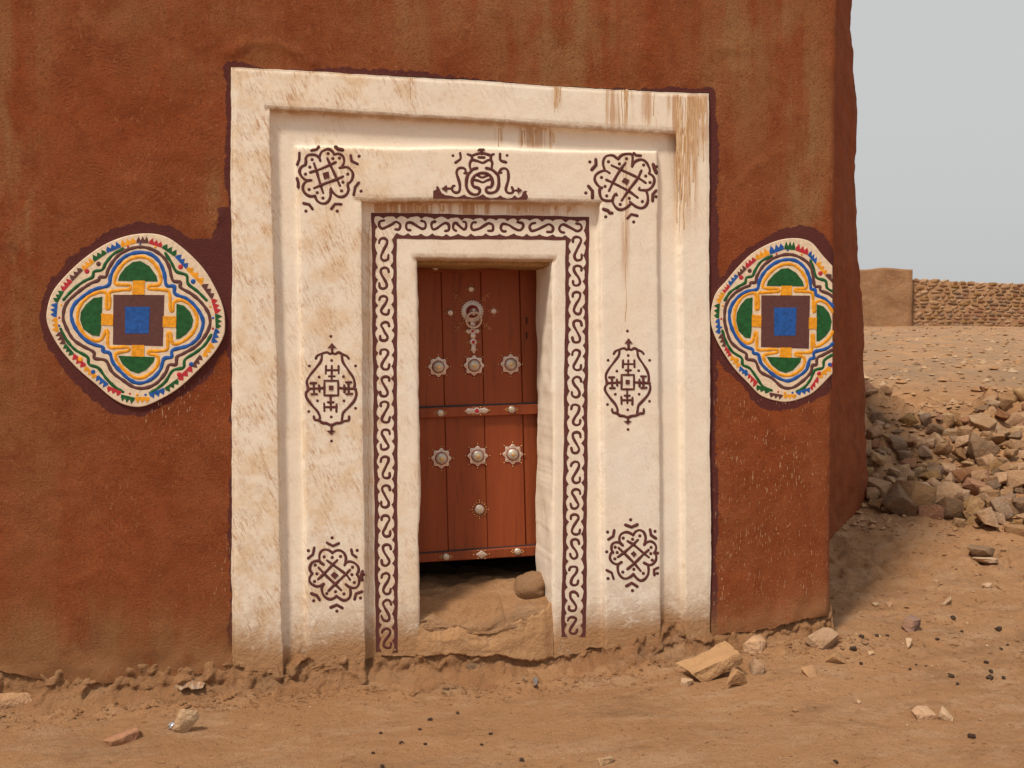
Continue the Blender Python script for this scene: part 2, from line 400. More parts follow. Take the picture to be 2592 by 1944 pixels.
# portal rings: corner points (bottom-left, top-left, top-right, bottom-right) in photo pixels, with their depth
def ring(bl, tl, tr, br, w):
    q = P([bl[0], tl[0], tr[0], br[0]], [bl[1], tl[1], tr[1], br[1]], w)[:, [0, 2]]
    return q
K = 2592/2212
W0, W1, W2, W3 = .007, -.031, -.002, -.048
def RK(bl, tl, tr, br, w): return ring(*src([bl, tl, tr, br]), w)
r0 = RK((507, 1437), (502, 148), (1530, 205), (1534, 1370), W0)
r1 = RK((612, 1440), (583, 238), (1470, 290), (1481, 1372), W0)
r2 = RK((665, 1433), (642, 317), (1420, 328), (1428, 1390), W2)
r3 = RK((789, 1433), (780, 435), (1296, 440), (1308, 1394), W2)
r4 = RK((907, 1340), (902, 563), (1192, 565), (1194, 1290), W3)
SGN = np.array([(1, 0), (1, -1), (-1, -1), (-1, 0)], float)   # inward offset direction of the four points

loops = []        # (corner points 4x2, w)
def add(r, off, w): loops.append((r + SGN*off, w))
# step A: wall plane up on to the outer band
add(r0, -.012, -.030); add(r0, -.006, -.006); add(r0, -.003, .006); add(r0, 0, W0-.003); add(r0, .006, W0)
def between(ra, rb, w, n):
    for t in np.linspace(0, 1, n+2)[1:-1]: loops.append((ra*(1-t)+rb*t, w))
between(r0+SGN*.006, r1-SGN*.006, W0, 12)
add(r1, -.006, W0); add(r1, -.0015, W0-.0012); add(r1, 0, W0-.005); add(r1, .002, W0-.025); add(r1, .004, W1+.010); add(r1, .008, W1+.002); add(r1, .018, W1)
between(r1+SGN*.018, r2-SGN*.014, W1, 5)
add(r2, -.014, W1); add(r2, -.006, W1+.003); add(r2, -.003, W1+.012); add(r2, 0, W2-.007); add(r2, .003, W2-.0015); add(r2, .010, W2)
between(r2+SGN*.010, r3-SGN*.006, W2, 14)
add(r3, -.006, W2); add(r3, -.0015, W2-.0015); add(r3, 0, W2-.006); add(r3, .002, W3+.02); add(r3, .004, W3+.005); add(r3, .010, W3)
between(r3+SGN*.010, r4-SGN*.014, W3, 12)
add(r4, -.014, W3); add(r4, -.006, W3-.002); add(r4, -.001, W3-.009); add(r4, .001, W3-.022)
for t in np.linspace(0, 1, 12)[1:]: loops.append((r4+SGN*(.001+.006*t), W3-.022-.27*t))

NL, NT, NR = 300, 240, 300
def sample(c):
    """points along an open ring: left leg up, lintel, right leg down"""
    bl, tl, tr, br = c
    a = np.linspace(0, 1, NL)[:, None]; b = np.linspace(0, 1, NT)[1:-1, None]; g = np.linspace(0, 1, NR)[:, None]
    return np.concatenate([bl+(tl-bl)*a, tl+(tr-tl)*b, tr+(br-tr)*g])
def set_bottom(c, inner=0.):
    c = c.copy()
    for i, j in ((0, 1), (3, 2)):
        vb = float(v_bottom(c[i, 0])); 
        t = (c[j, 1]-vb)/(c[j, 1]-c[i, 1]); c[i] = c[j] + (c[i]-c[j])*t
    return c
def wobble(u, v):
    """hand-made unevenness of every edge, one smooth field for the whole front"""
    du = fbm(u*2.3, v*2.3, 101, 2)*.007 + fbm(u*17, v*17, 103, 3)*.0032
    dv = fbm(u*2.3, v*2.3, 107, 2)*.007 + fbm(u*17, v*17, 109, 3)*.0032
    return du, dv
def surf(u, v):
    return fbm(u*1.6, v*1.6, 121, 2)*.003 + fbm(u*9, v*9, 127, 2)*.0015

px_attr = lambda q: None
def streak_mask(sx, sy):
    m = np.zeros_like(sx)
    def box(x0, x1, y0, y1, f, k=1.):
        return k*sstep(x0-8, x0+8, sx)*sstep(x1+8, x1-8, sx)*sstep(y0-4, y0+6, sy)*(1-sstep(y0+(y1-y0)*f, y1, sy))
    for b in ((1705, 1765, 238, 640, .35, 1.0), (1690, 1795, 238, 430, .3, .9), (1535, 1600, 225, 345, .6, .85), (1400, 1420, 215, 290, .5, .8), (1625, 1650, 230, 330, .6, .8),
              (1255, 1275, 310, 375, .6, .6), (1315, 1400, 315, 380, .8, .8), (940, 1245, 506, 548, .8, 1.), (1270, 1460, 515, 555, .5, .6), (1035, 1048, 195, 260, .6, .8), (1575, 1590, 395, 760, .6, .9), (925, 945, 540, 1640, .9, .3)):
        m = np.maximum(m, box(*b))
    return m
def to_px(p):
    d = p-CAM; z = d@FWD
    return 1296+2592*(d@RGT)/z, 972-2592*(d@UPV)/z

def build_surround():
    V = []; 
    nrow = len(loops)
    rows = [(sample(set_bottom(c)), w) for c, w in loops]
    for (s, w), (c, _) in zip(rows, loops):
        u, v = s[:, 0], s[:, 1]; du, dv = wobble(u, v)
        k = sstep(0, .05, v-v_bottom(u)); 
        u2 = u+du*k; v2 = v+dv*k
        vb = v_bottom(u2); low = (v < .25)
        ww = w + surf(u, v)
        # jambs are lumpy
        if w <= W3-.003: u2 = u2 - .030*np.exp(-((v-float(P(np.array(1045.), np.array(1352.), W3)[2]))/.035)**2)*(np.arange(len(u)) < NL)
        if w < W3-.02: u2 = u2 + fbm(v*5, u*0+w*9, 131, 3)*.010
        V.append(np.stack([u2, -ww*np.ones_like(u), v2], -1))
    V = np.array(V)
    # a short return under the ragged lower edge
    nc = V.shape[1]
    flat = V.reshape(-1, 3)
    F = grid_faces(nrow, nc)
    extra = []
    ef = []
    base = len(flat)
    for e in (0, nc-1):
        for i in range(nrow): 
            p = V[i, e].copy(); extra.append((p[0], p[1]+.05, p[2]+.012))
        o = base + (0 if e == 0 else nrow)
        for i in range(nrow-1):
            a, b = o+2*nrow+i, o+2*nrow+i+1
            ef.append((a, b, o+i+1, o+i) if e else (a, o+i, o+i+1, b))
    extra = extra + [tuple(V[i, e]+np.array([0, .001, -.001])) for e in (0, nc-1) for i in range(nrow)]
    allv = np.concatenate([flat, np.array(extra)])
    sx, sy = to_px(allv)
    hgt = allv[:, 2]-v_bottom(allv[:, 0])
    dirt = .95*np.exp(-(hgt/.16)**2) + .25*np.exp(-(hgt/.5)**2)
    dep = allv[:, 1]
    wl = np.concatenate([np.repeat([w for _, w in loops], nc), np.zeros(len(extra))])
    # grime gathers under the ledges
    under = np.zeros(len(allv)); 
    for rr in (r1, r3, r4):
        ys = np.interp(allv[:, 0], [rr[1, 0], rr[2, 0]], [rr[1, 1], rr[2, 1]])
        inside = (allv[:, 0] > rr[1, 0]-.02) & (allv[:, 0] < rr[2, 0]+.02)
        under = np.maximum(under, np.where(inside, np.exp(-((allv[:, 2]-ys-.006)/.012)**2), 0))
    dirt = np.clip(dirt + .8*under, 0, 1)
    yellow = np.clip(.25 + .9*sstep(1250, 700, sx) + .35*sstep(500, 200, sy)*sstep(1500, 900, sx) - .75*((wl < W1+.01) & (wl > W1-.01) & (sy < 1500)), .12, 1)
    return obj('doorway_surround', allv, np.concatenate([F, np.array(ef)]), WHITE, HOUSE, True,
               {'dirt': dirt, 'streak': streak_mask(sx, sy), 'yellow': yellow})
surround = build_surround()

def build_wall():
    inner = set_bottom(r0 + SGN*(-.010))
    outer = np.array([(-4.0, v_bottom(-4.0)), (-4.0, VTOP), (UC, VTOP), (UC, v_bottom(UC))], float)
    si = sample(inner); so = sample(outer)
    n = 210
    T = np.linspace(0, 1, n)**1.45
    U = si[None, :, 0]*(1-T[:, None]) + so[None, :, 0]*T[:, None]
    Vv = si[None, :, 1]*(1-T[:, None]) + so[None, :, 1]*T[:, None]
    # lower edge follows the ragged foot
    vb = v_bottom(U); h0 = Vv[:, :1]; 
    leg = np.zeros(U.shape[1]); leg[:NL] = 1-np.linspace(0, 1, NL); leg[-NR:] = np.linspace(0, 1, NR)
    low = np.concatenate([np.repeat(Vv[:, :1], NL, 1), np.zeros((n, NT-2)), np.repeat(Vv[:, -1:], NR, 1)], 1)
    lift = (vb - low)*np.clip(leg, 0, 1)[None, :]**6
    Vv = Vv + lift
    du, dv = wobble(U, Vv); k = (1-T[:, None]**.5*0)*sstep(0, .05, Vv-vb)
    edge = np.clip((1-T)*1.0, 0, 1)[:, None]
    Uf = U + du*edge*k; Vf = Vv + dv*edge*k
    dm = np.minimum(poly_sd(U, Vv, medL_uv), poly_sd(U, Vv, medR_uv))
    calm = sstep(.0, .16, dm)
    Wd = -.016*(1-T[:, None])**8 + calm*(fbm(U*1.1, Vv*1.1, 201, 3)*.016 + fbm(U*6, Vv*6, 207, 3)*.0038 + .0015*fbm(U*20, Vv*20, 209, 2))
    for pl, hh, wd_ in (([(520, 118), (590, 132), (640, 100), (700, 112), (790, 160)], .011, .013), ([(1870, 470), (1930, 410), (1990, 380)], .006, .014), ([(330, 470), (400, 440), (480, 470)], .006, .016), ([(1780, 1330), (1850, 1290), (1930, 1330)], .007, .02),
                        ([(180, 1480), (260, 1440), (330, 1470)], .006, .018), ([(1700, 60), (1760, 110), (1850, 130)], .005, .015), ([(540, 470), (560, 520), (545, 560)], .007, .010)):
        pq = uv(np.array(pl, float)); dd = np.full(U.shape, 9.)
        for (ax, ay), (bx, by) in zip(pq[:-1], pq[1:]):
            ex, ey = bx-ax, by-ay; tt_ = np.clip(((U-ax)*ex+(Vv-ay)*ey)/(ex*ex+ey*ey), 0, 1); dd = np.minimum(dd, np.hypot(U-ax-tt_*ex, Vv-ay-tt_*ey))
        Wd = Wd + .5*hh*np.exp(-(dd/(1.9*wd_))**2)*np.clip(.75+1.6*fbm(U*11, Vv*11, 231, 3), 0, 2)
    Wd = Wd + .035*np.exp(-(np.maximum(Vv-vb, 0)/.10)**2)*fbm(U*5, Vv*5, 211, 3)
    # rounded arris at the house corner
    rc = .045; ex = np.clip((U-(UC-rc))/rc, 0, 1)
    Wd = Wd - rc*(1-np.sqrt(np.clip(1-ex*ex*.75, 0, 1)))*1.0
    top = np.stack([Uf, -Wd, Vf], -1)
    # side wall going back from the corner: extra columns appended to the right leg's last loop
    last = top[-1]; cols = last[-NR:]          # corner column, top to bottom
    S = []
    sl_ = np.concatenate([[0], np.cumsum(np.hypot(*np.diff(SIDE_PL, axis=0).T))]); ss = np.sort(np.concatenate([np.linspace(0, sl_[-1], 90), sl_[1:-1]-.01, sl_[1:-1]+.01]))[1:]; ns = len(ss)
    for sj in ss:
        dx = np.interp(sj, sl_, SIDE_PL[:, 0]); dy = np.interp(sj, sl_, SIDE_PL[:, 1])
        vz = cols[:, 2]; t = min(1., sj/sl_[4])
        batter = .22*np.clip((VTOP-vz)/VTOP, 0, 1)
        lum = fbm(vz*2.2, vz*0+sj*2, 221, 3)*.025 + fbm(vz*9, vz*0+sj*6, 223, 3)*.010
        S.append(np.stack([cols[:, 0]+dx-.14*t+batter*t+lum*min(1, sj*4), cols[:, 1]+dy-lum*.5*min(1, sj*4), vz-np.where(np.arange(NR) > NR-6, .35, 0)*min(1, sj*5)], -1))
    S = np.array(S)                              # ns x NR
    nr, nc = top.shape[:2]
    verts = [top.reshape(-1, 3), S.reshape(-1, 3)]
    F = [grid_faces(nr, nc, True)]
    off = nr*nc; lastidx = (nr-1)*nc + np.arange(nc-NR, nc)
    idx = np.concatenate([lastidx[None], off+np.arange(ns*NR).reshape(ns, NR)])
    q = np.stack([idx[:-1, :-1], idx[:-1, 1:], idx[1:, 1:], idx[1:, :-1]], -1).reshape(-1, 4)
    F.append(q)
    # return below the ragged lower edge
    cnt = off+ns*NR; rv = []; rf = []
    for e, fl in ((0, 0), (nc-1, 1)):
        o = cnt+len(rv)
        for i in range(nr): p = top[i, e]; rv.append((p[0], p[1]+.06, p[2]+.015))
        for i in range(nr): p = top[i, e]; rv.append((p[0], p[1]+.001, p[2]-.001))
        for i in range(nr-1):
            a, b = o+nr+i, o+nr+i+1
            rf.append((a, o+i, o+i+1, b) if fl else (a, b, o+i+1, o+i))
    # rest of the shell: back corner, rear and left walls
    o = cnt+len(rv)
    xb, yb = S[-1, 0, 0], S[-1, 0, 1]; xb2 = S[-1, -1, 0]
    rv += [(xb, yb, VTOP), (xb2, yb, -.6), (xb, 6.2, VTOP), (xb2, 6.2, -.6), (-4, 6.2, VTOP), (-4, 6.2, -.6), (-4, 0, VTOP), (-4, .0, -.6)]
    rf += [(o, o+1, o+3, o+2), (o+2, o+3, o+5, o+4), (o+4, o+5, o+7, o+6)]
    allv = np.concatenate(verts+[np.array(rv)])
    faces = np.concatenate(F+[np.array(rf)])
    u, v = allv[:, 0], allv[:, 2]; front = allv[:, 1] < .12
    sx, sy = to_px(allv)
    # wine-coloured bands
    fr = np.concatenate([r0[[0]]+[(0, -.3)], r0[1:3], r0[[3]]+[(0, -.3)]])
    d = poly_sd(u, v, fr) - .024 - .030*sstep(r0[2, 0]-.05, r0[2, 0]+.03, u) - .022*np.clip(fbm(u*3, v*3, 301, 2), -1, 1) - .02*np.exp(-((u-r0[1, 0])/.12)**2-((v-r0[1, 1])/.15)**2) - .03*np.exp(-((u-r0[2, 0]+.1)/.12)**2-((v-r0[2, 1])/.12)**2)
    dL = poly_sd(u, v, medL_uv) - .045 - .03*fbm(u*4, v*4, 303, 2); dR = poly_sd(u, v, medR_uv) - .05 - .035*fbm(u*4, v*4, 305, 2)
    blob = uv(cropA(np.array([(1100, 80), (1270, 215), (1440, 195), (1500, 60), (1500, -60), (1640, -60), (1660, 1100), (1590, 1160), (1540, 1060), (1400, 900), (1250, 320)])))
    dB = poly_sd(u, v, blob)
    wine = np.minimum(np.minimum(d, dL), np.minimum(dR, dB)); wine = np.where(front, wine, 1.)
    oc = np.zeros(len(u))
    for cx, cy, rx, ry, k in ((30, 420, 90, 700, .9), (-300, 700, 330, 900, .7), (1040, 60, 60, 170, .8), (1420, 60, 190, 240, .9), (1860, 120, 130, 260, .8), (2040, 420, 70, 420, 1.), (1250, 20, 400, 110, .6),
                              (150, 1640, 420, 110, .9), (600, 160, 260, 90, .45), (420, 40, 300, 70, .4), (1990, 60, 120, 200, .7), (545, 480, 25, 90, .9), (100, 1250, 120, 260, .35)):
        oc = np.maximum(oc, k*np.exp(-((sx-cx)/rx)**2-((sy-cy)/ry)**2))
    oc = np.where(front, oc, .0)
    scm = np.zeros(len(u))
    for cx, cy, rx, ry, k in ((1970, 1200, 150, 260, 1.), (1850, 1480, 90, 150, 1.), (2040, 1420, 90, 200, .9), (440, 1040, 140, 70, .9), (300, 1280, 60, 90, .35), (560, 1500, 40, 160, .7), (530, 500, 30, 60, .5), (1950, 1010, 140, 40, .9), (1000, 220, 200, 30, .5)):
        scm = np.maximum(scm, k*np.exp(-((sx-cx)/rx)**2-((sy-cy)/ry)**2))
    scm = np.where(front, scm, 0)
    hgt = v-v_bottom(u); dirt = np.where(front, .85*np.exp(-(hgt/.13)**2)+.3*np.exp(-(hgt/.45)**2)*sstep(1.2, -.8, u), .0)
    return obj('wall', allv, faces, RED, HOUSE, True, {'wine_dist': wine, 'ochre': oc, 'scratch': scm, 'dirt': dirt})
wall = build_wall()
_wv = wall.data
obj('roof', [(-4.02, -.02, VTOP-.02), (UC+.02, 0, VTOP-.02), (UC+1.40, 2.2, VTOP-.02), (UC+1.38, 6.2, VTOP-.02), (-4.02, 6.25, VTOP-.02),
             (-4.02, -.02, VTOP+.12), (UC+.02, 0, VTOP+.12), (UC+1.40, 2.2, VTOP+.12), (UC+1.38, 6.2, VTOP+.12), (-4.02, 6.25, VTOP+.12)],
    [(4, 3, 2, 1, 0), (5, 6, 7, 8, 9), (0, 1, 6, 5), (1, 2, 7, 6), (2, 3, 8, 7), (3, 4, 9, 8), (4, 0, 5, 9)], MUDW, HOUSE, False)

# eroded mud foot under the plaster
def foundation():
    us = np.concatenate([np.arange(-4, -1.6, .05), np.arange(-1.6, UC+.02, .009)])
    prof_t = np.linspace(0, 1, 26)
    rows = []
    for t in prof_t:
        vb = v_bottom(us)
        inp = sstep(.88, .98, us)*sstep(.55, .5, us)*0
        rec = np.where((us > float(r3[0, 0])) & (us < float(r3[3, 0])), .065, .0)
        zt = vb+.07; 
        yb = -.15-.05*fbm(us*3, us*0, 405, 2)
        zb = ground_base(us, yb)-.05
        y = np.interp(t, [0, .3, .55, .8, 1], [.05, .03, .0, .4, 1.])
        yy = np.where(t <= .55, rec+np.interp(t, [0, .3, .55], [.022, .000, -.022]), (rec-.022)*(1-(t-.55)/.45)+yb*(t-.55)/.45)
        zz = np.where(t <= .55, zt+(np.minimum(vb-.035, zb+.09)-zt)*(t/.55), 0)
        zmid = np.minimum(vb-.035, zb+.09)
        zz = np.where(t > .55, zmid+(zb-zmid)*((t-.55)/.45)**.8, zz)
        amp = .052*math.sin(math.pi*min(1, .2+t*.8))
        nn = fbm(us*9, us*0+t*2.2, 411, 4)*1.2 + .8*fbm(us*24, us*0+t*5, 413, 3)
        yy = yy - np.abs(nn)*amp*.9 + .012
        zz = zz + fbm(us*13, us*0+t*4, 417, 3)*amp*.55
        rows.append(np.stack([us, yy, zz], -1))
    V = np.array(rows)
    obj('foundation', V.reshape(-1, 3), grid_faces(len(prof_t), len(us), True), MUD, HOUSE)
foundation()

# threshold: trodden earth sill and the broken plaster under it
jl, jr = float(r4[0, 0])+.0, float(r4[3, 0])+.0
def threshold():
    us = np.linspace(jl-.03, jr+.09, 120)
    prof = [(.062, -.16), (.060, 0.0), (.060, .07), (.058, .12), (.068, .155), (.15, .178), (.22, .198), (.30, .222), (.36, .236), (.45, .243), (.7, .23), (1.2, .2)]
    ts = np.linspace(0, len(prof)-1, 90); V = []
    for t in ts:
        y = np.interp(t, range(len(prof)), [a for a, b in prof]); z = np.interp(t, range(len(prof)), [b for a, b in prof])
        k = sstep(1, 4, t)
        yy = y + us*0 - (fbm(us*8, us*0+t*.9, 501, 4)*.03*k*sstep(8, 5, t)) + .02*np.sin((us-jl)*5.2)*k*sstep(7, 4, t)*0
        zz = z + fbm(us*6, us*0+y*8, 503, 5)*.034*k + .012*(us-jl-.3)*k
        zz = zz + np.where((us > jl+.16) & (us < jl+.42), .012, 0)*sstep(3, 4, t)*sstep(7, 5, t) - .05*np.exp(-((us-jl-.28)/.16)**2)*sstep(1.5, 3.5, t)*sstep(6, 4.2, t)
        V.append(np.stack([us, yy, zz], -1))
    V = np.array(V)
    obj('threshold', V.reshape(-1, 3), grid_faces(len(ts), len(us), False), EARTH, HOUSE)
    # plaster skirt
    tp = np.array([(1040, 1540), (1060, 1556), (1075, 1590), (1095, 1602), (1130, 1602), (1165, 1586), (1200, 1606), (1240, 1615), (1262, 1592), (1295, 1585), (1345, 1568), (1385, 1545), (1400, 1535), (1440, 1530)], float)
    q = P(tp[:, 0], tp[:, 1], W3+.006); us = np.linspace(jl-.03, jr+.004, 170)
    zt = np.interp(us, q[:, 0], q[:, 2]) + fbm(us*30, us*0, 511, 3)*.013 + .02*np.maximum(0, fbm(us*55, us*0+3, 513, 2)-.2)
    zb = v_bottom(us)
    V = []
    tt = np.concatenate([[-.06, 0, .05], np.linspace(.1, .9, 14), [.95, 1, 1.05]])
    for t in tt:
        w = W3+.004 + fbm(us*9, us*0+t*3, 521, 4)*.010 + .010*(1-np.clip(t, 0, 1)) - .014*sstep(.55, 1, t)
        w = w - .016*(1-sstep(jl-.03, jl+.03, us)) - .016*(1-sstep(jr+.004, jr-.05, us))
        if t < 0: w = w-.03; tz = .03
        elif t > 1: w = w-.03; tz = .985
        else: tz = t
        V.append(np.stack([us, -w, zb+(zt-zb)*tz], -1))
    V = np.array(V); n = V.reshape(-1, 3)
    hh = np.repeat(tt, len(us))
    obj('threshold_plaster', n, grid_faces(len(tt), len(us)), WHITE, HOUSE, True,
        {'dirt': np.clip(1.0+0*hh, 0, 1), 'streak': .6+0*hh, 'yellow': 1.+0*hh})
threshold()

# timber lintel seen under the plaster at the head of the opening
def lintel():
    p = P([1052, 1402], [664, 664], W3-.03)
    x0, x1 = p[0, 0], p[1, 0]; zt = p[0, 2]
    us = np.linspace(x0, x1, 40); V = []
    for (y, z) in ((.095, .03), (.093, .0), (.098, -.006), (.16, -.008), (.32, -.01), (.34, -.01), (.34, .06)):
        V.append(np.stack([us, y+fbm(us*7, us*0+y, 531, 2)*.004, zt+z+fbm(us*6, us*0+y*3, 533, 3)*.007], -1))
    V = np.array(V); obj('lintel', V.reshape(-1, 3), grid_faces(7, 40, True), TIMBER, HOUSE)
lintel()

# ------------------------------------------------------------------ painted relief
def plane_pts(p, w, follow=True):
    q = P(p[:, 0], p[:, 1], w)
    if follow: q[:, 1] -= surf(q[:, 0], q[:, 2])
    return q
def stroke_geo(pts, width, w, closed=False, hgt=.0028, smooth=True, step=3.0, follow=True, taper=True):
    p = catmull(pts, closed, step) if smooth else np.asarray(pts, float)
    n = len(p)
    if closed: d = np.roll(p, -1, 0)-np.roll(p, 1, 0)
    else: d = np.gradient(p, axis=0) if n > 2 else np.repeat((p[-1]-p[0])[None], n, 0)
    d = d/np.maximum(np.hypot(d[:, 0], d[:, 1]), 1e-6)[:, None]; nn = np.stack([-d[:, 1], d[:, 0]], -1)
    hw = np.full(n, width/2.)*(1+.09*np.array([math.sin(i*.55+p[0, 0])+math.sin(i*.23+p[0, 1]) for i in range(n)]))
    cen = p; ha = np.ones(n)
    if not closed:
        h0 = width/2
        cen = np.concatenate([[p[0]-d[0]*h0, p[0]-d[0]*h0*.7], p, [p[-1]+d[-1]*h0*.7, p[-1]+d[-1]*h0]])
        nn = np.concatenate([[nn[0]]*2, nn, [nn[-1]]*2]); hw = np.concatenate([[.12*h0, .72*h0], hw, [.72*h0, .12*h0]]); ha = np.concatenate([[.1, .8], ha, [.8, .1]])
    prof = [(-1, -.0025, 0), (-.72, 0, .78), (0, 0, 1.), (.72, 0, .78), (1, -.0025, 0)]
    V = []
    for a, b, k in prof:
        q = plane_pts(cen+nn*(hw*a)[:, None], w, follow); q[:, 1] -= b + k*hgt*ha; V.append(q)
    V = np.array(V).transpose(1, 0, 2)       # along x 5
    m = len(V); F = [f for f in grid_faces(m, 5, True)]
    if closed: F += [((m-1)*5+j+1, (m-1)*5+j, j, j+1) for j in range(4)]
    return V.reshape(-1, 3), np.array(F)
def fill_geo(pts, w, hgt=.002, follow=True, bevel=.0):
    p = np.asarray(pts, float); q = plane_pts(p, w, follow)
    f = q.copy(); f[:, 1] -= hgt; b = q.copy(); b[:, 1] += .004; n = len(p)
    area = np.sum(p[:, 0]*np.roll(p[:, 1], -1)-np.roll(p[:, 0], -1)*p[:, 1])
    V = np.concatenate([f, b]); order = list(range(n)) if area < 0 else list(range(n))[::-1]
    F = [tuple(order)] + [((i+1) % n, i, n+i, n+(i+1) % n) if area < 0 else (i, (i+1) % n, n+(i+1) % n, n+i) for i in range(n)]
    return V, F
def join(geos):
    V, F, o = [], [], 0
    for v, f in geos:
        V += [tuple(x) for x in v]; F += [tuple(int(i)+o for i in x) for x in f]; o += len(v)
    return V, F
def circ(c, r, n=14, ry=None): a = np.arange(n)*2*math.pi/n; return np.stack([c[0]+r*np.cos(a), c[1]+(ry or r)*np.sin(a)], -1)
def dot_geo(c, r, w, hgt=.0016, follow=True):
    V = []; n = 12
    for k, z in ((1.05, -.002), (.9, .5*hgt), (.55, .9*hgt)):
        q = plane_pts(circ(c, r*k, n), w, follow); q[:, 1] -= z; V.append(q)
    t = plane_pts(np.array([c], float), w, follow); t[:, 1] -= hgt
    Vv = np.concatenate(V+[t]); F = []
    for a in range(2):
        for i in range(n): F.append((a*n+(i+1) % n, a*n+i, (a+1)*n+i, (a+1)*n+(i+1) % n)[::-1])
    for i in range(n): F.append((2*n+i, 2*n+(i+1) % n, 3*n))
    return Vv, F

class Crop:
    def __init__(s, x0, y0, k, fy=None): s.x0, s.y0, s.k, s.fy = x0, y0, k, fy
    def __call__(s, p):
        p = np.asarray(p, float); return np.stack([s.x0+p[..., 0]*s.k, s.y0+p[..., 1]*s.k], -1)

def rosette(cr, outl, bars, square, dots, chevs, sw, label):
    root = obj('rosette', *join([stroke_geo(cr(o), sw, W2, hgt=.0012+.00022*i) for i, o in enumerate(outl)]), WINE, HOUSE)
    root['label'] = label
    for i, b in enumerate(bars): obj('lattice_bar', *stroke_geo(cr(b), sw*1.02, W2, hgt=.0010+.0004*i), WINE, root)
    obj('centre_square', *fill_geo(cr(square), W2, .003), WINE, root, False)
    for d in dots: obj('dot', *dot_geo(cr(d), sw*.55, W2), WINE, root)
    for c in chevs: obj('chevron', *stroke_geo(cr(c), sw*1.12, W2, smooth=False), WINE, root)

rosette(Crop(740, 365, .11453),
    [[(612,358),(600,280),(640,175),(720,125),(800,110),(870,145),(925,215)], [(925,225),(1010,210),(1090,240),(1140,320),(1135,420),(1090,500),(1055,520)],
     [(1050,520),(1200,505),(1280,555),(1335,640),(1330,740),(1290,820),(1225,875)], [(1225,870),(1230,950),(1240,1000),(1215,1080),(1160,1140),(1080,1165),(1000,1150),(920,1090),(850,1000)],
     [(850,985),(845,1070),(840,1160),(800,1250),(730,1305),(640,1305),(560,1260),(520,1200),(495,1140)], [(500,1145),(400,1150),(310,1110),(250,1040),(230,960),(250,880),(310,820),(410,795)],
     [(400,795),(300,790),(220,730),(165,640),(165,560),(200,500),(290,450)], [(290,450),(300,380),(295,310),(340,240),(430,225),(520,240),(590,300),(615,355)]],
    [[(480,430),(550,640),(610,860),(680,1070)], [(775,320),(850,480),(950,700),(1050,910)], [(400,620),(640,540),(950,400)], [(490,965),(740,860),(960,780),(1110,715)]],
    [(665,640),(800,600),(820,740),(700,775)],
    [(790,205),(895,315),(1040,305),(435,340),(385,505),(290,660),(370,1000),(550,1070),(675,1190),(1085,1030),(1118,838),(1225,660),(1475,262),(1518,1035),(990,1478),(300,1478)],
    [[(430,135),(540,110),(575,60)], [(955,60),(1010,110),(1110,125)], [(1290,255),(1310,370),(1430,430)], [(1460,855),(1385,950),(1355,1110)], [(865,1420),(940,1320),(1070,1325)],
     [(255,1305),(370,1330),(440,1425)], [(155,200),(150,340),(110,440)], [(105,760),(130,840),(130,940)]], 8.4, 'wine painted rosette at the upper left of the white frame')
rosette(Crop(1470, 375, .12055),
    [[(600,520),(540,480),(470,475),(380,510),(310,570),(290,650),(320,730),(380,800),(440,830)], [(500,450),(470,340),(480,240),(530,170),(600,150),(680,155),(740,200),(785,225)],
     [(785,230),(830,170),(900,130),(990,120),(1070,130),(1090,200),(1080,290),(1080,380)], [(1080,380),(1120,300),(1200,250),(1290,240),(1370,290),(1420,370),(1450,450),(1440,530)],
     [(1440,530),(1510,580),(1545,650),(1530,750),(1470,840),(1390,880),(1290,880),(1220,870),(1230,840)], [(1370,890),(1400,970),(1410,1080),(1390,1170),(1330,1240),(1250,1255),(1150,1220),(1060,1150),(1040,1130)],
     [(1050,1160),(980,1230),(880,1285),(790,1280),(720,1220),(670,1130),(670,1070),(700,1000),(740,950),(755,980)], [(670,1090),(580,1105),(480,1085),(420,1030),(395,930),(400,850),(440,830)]],
    [[(655,365),(860,460),(1200,620),(1360,725)], [(540,665),(690,735),(990,890),(1190,1035)], [(930,320),(820,470),(690,690),(595,890)], [(1270,475),(1190,640),(1000,890),(865,1090)]],
    [(915,620),(1020,670),(975,770),(855,700)],
    [(580,285),(810,330),(960,220),(1320,352),(1365,585),(1455,718),(435,615),(510,802),(545,1000),(830,1180),(1018,1052),(1295,1120),(190,288),(105,940),(525,1440),(1112,1548),(1590,388),(1580,1018)],
    [[(315,240),(320,350),(230,450)], [(160,800),(245,900),(245,1040)], [(480,1280),(570,1310),(610,1360),(655,1360)], [(985,1465),(1060,1385),(1180,1415)], [(1520,340),(1550,440),(1590,520)],
     [(1575,895),(1510,970),(1510,1100)], [(1120,110),(1160,150),(1250,155)]], 8.4, 'wine painted rosette at the upper right of the white frame')
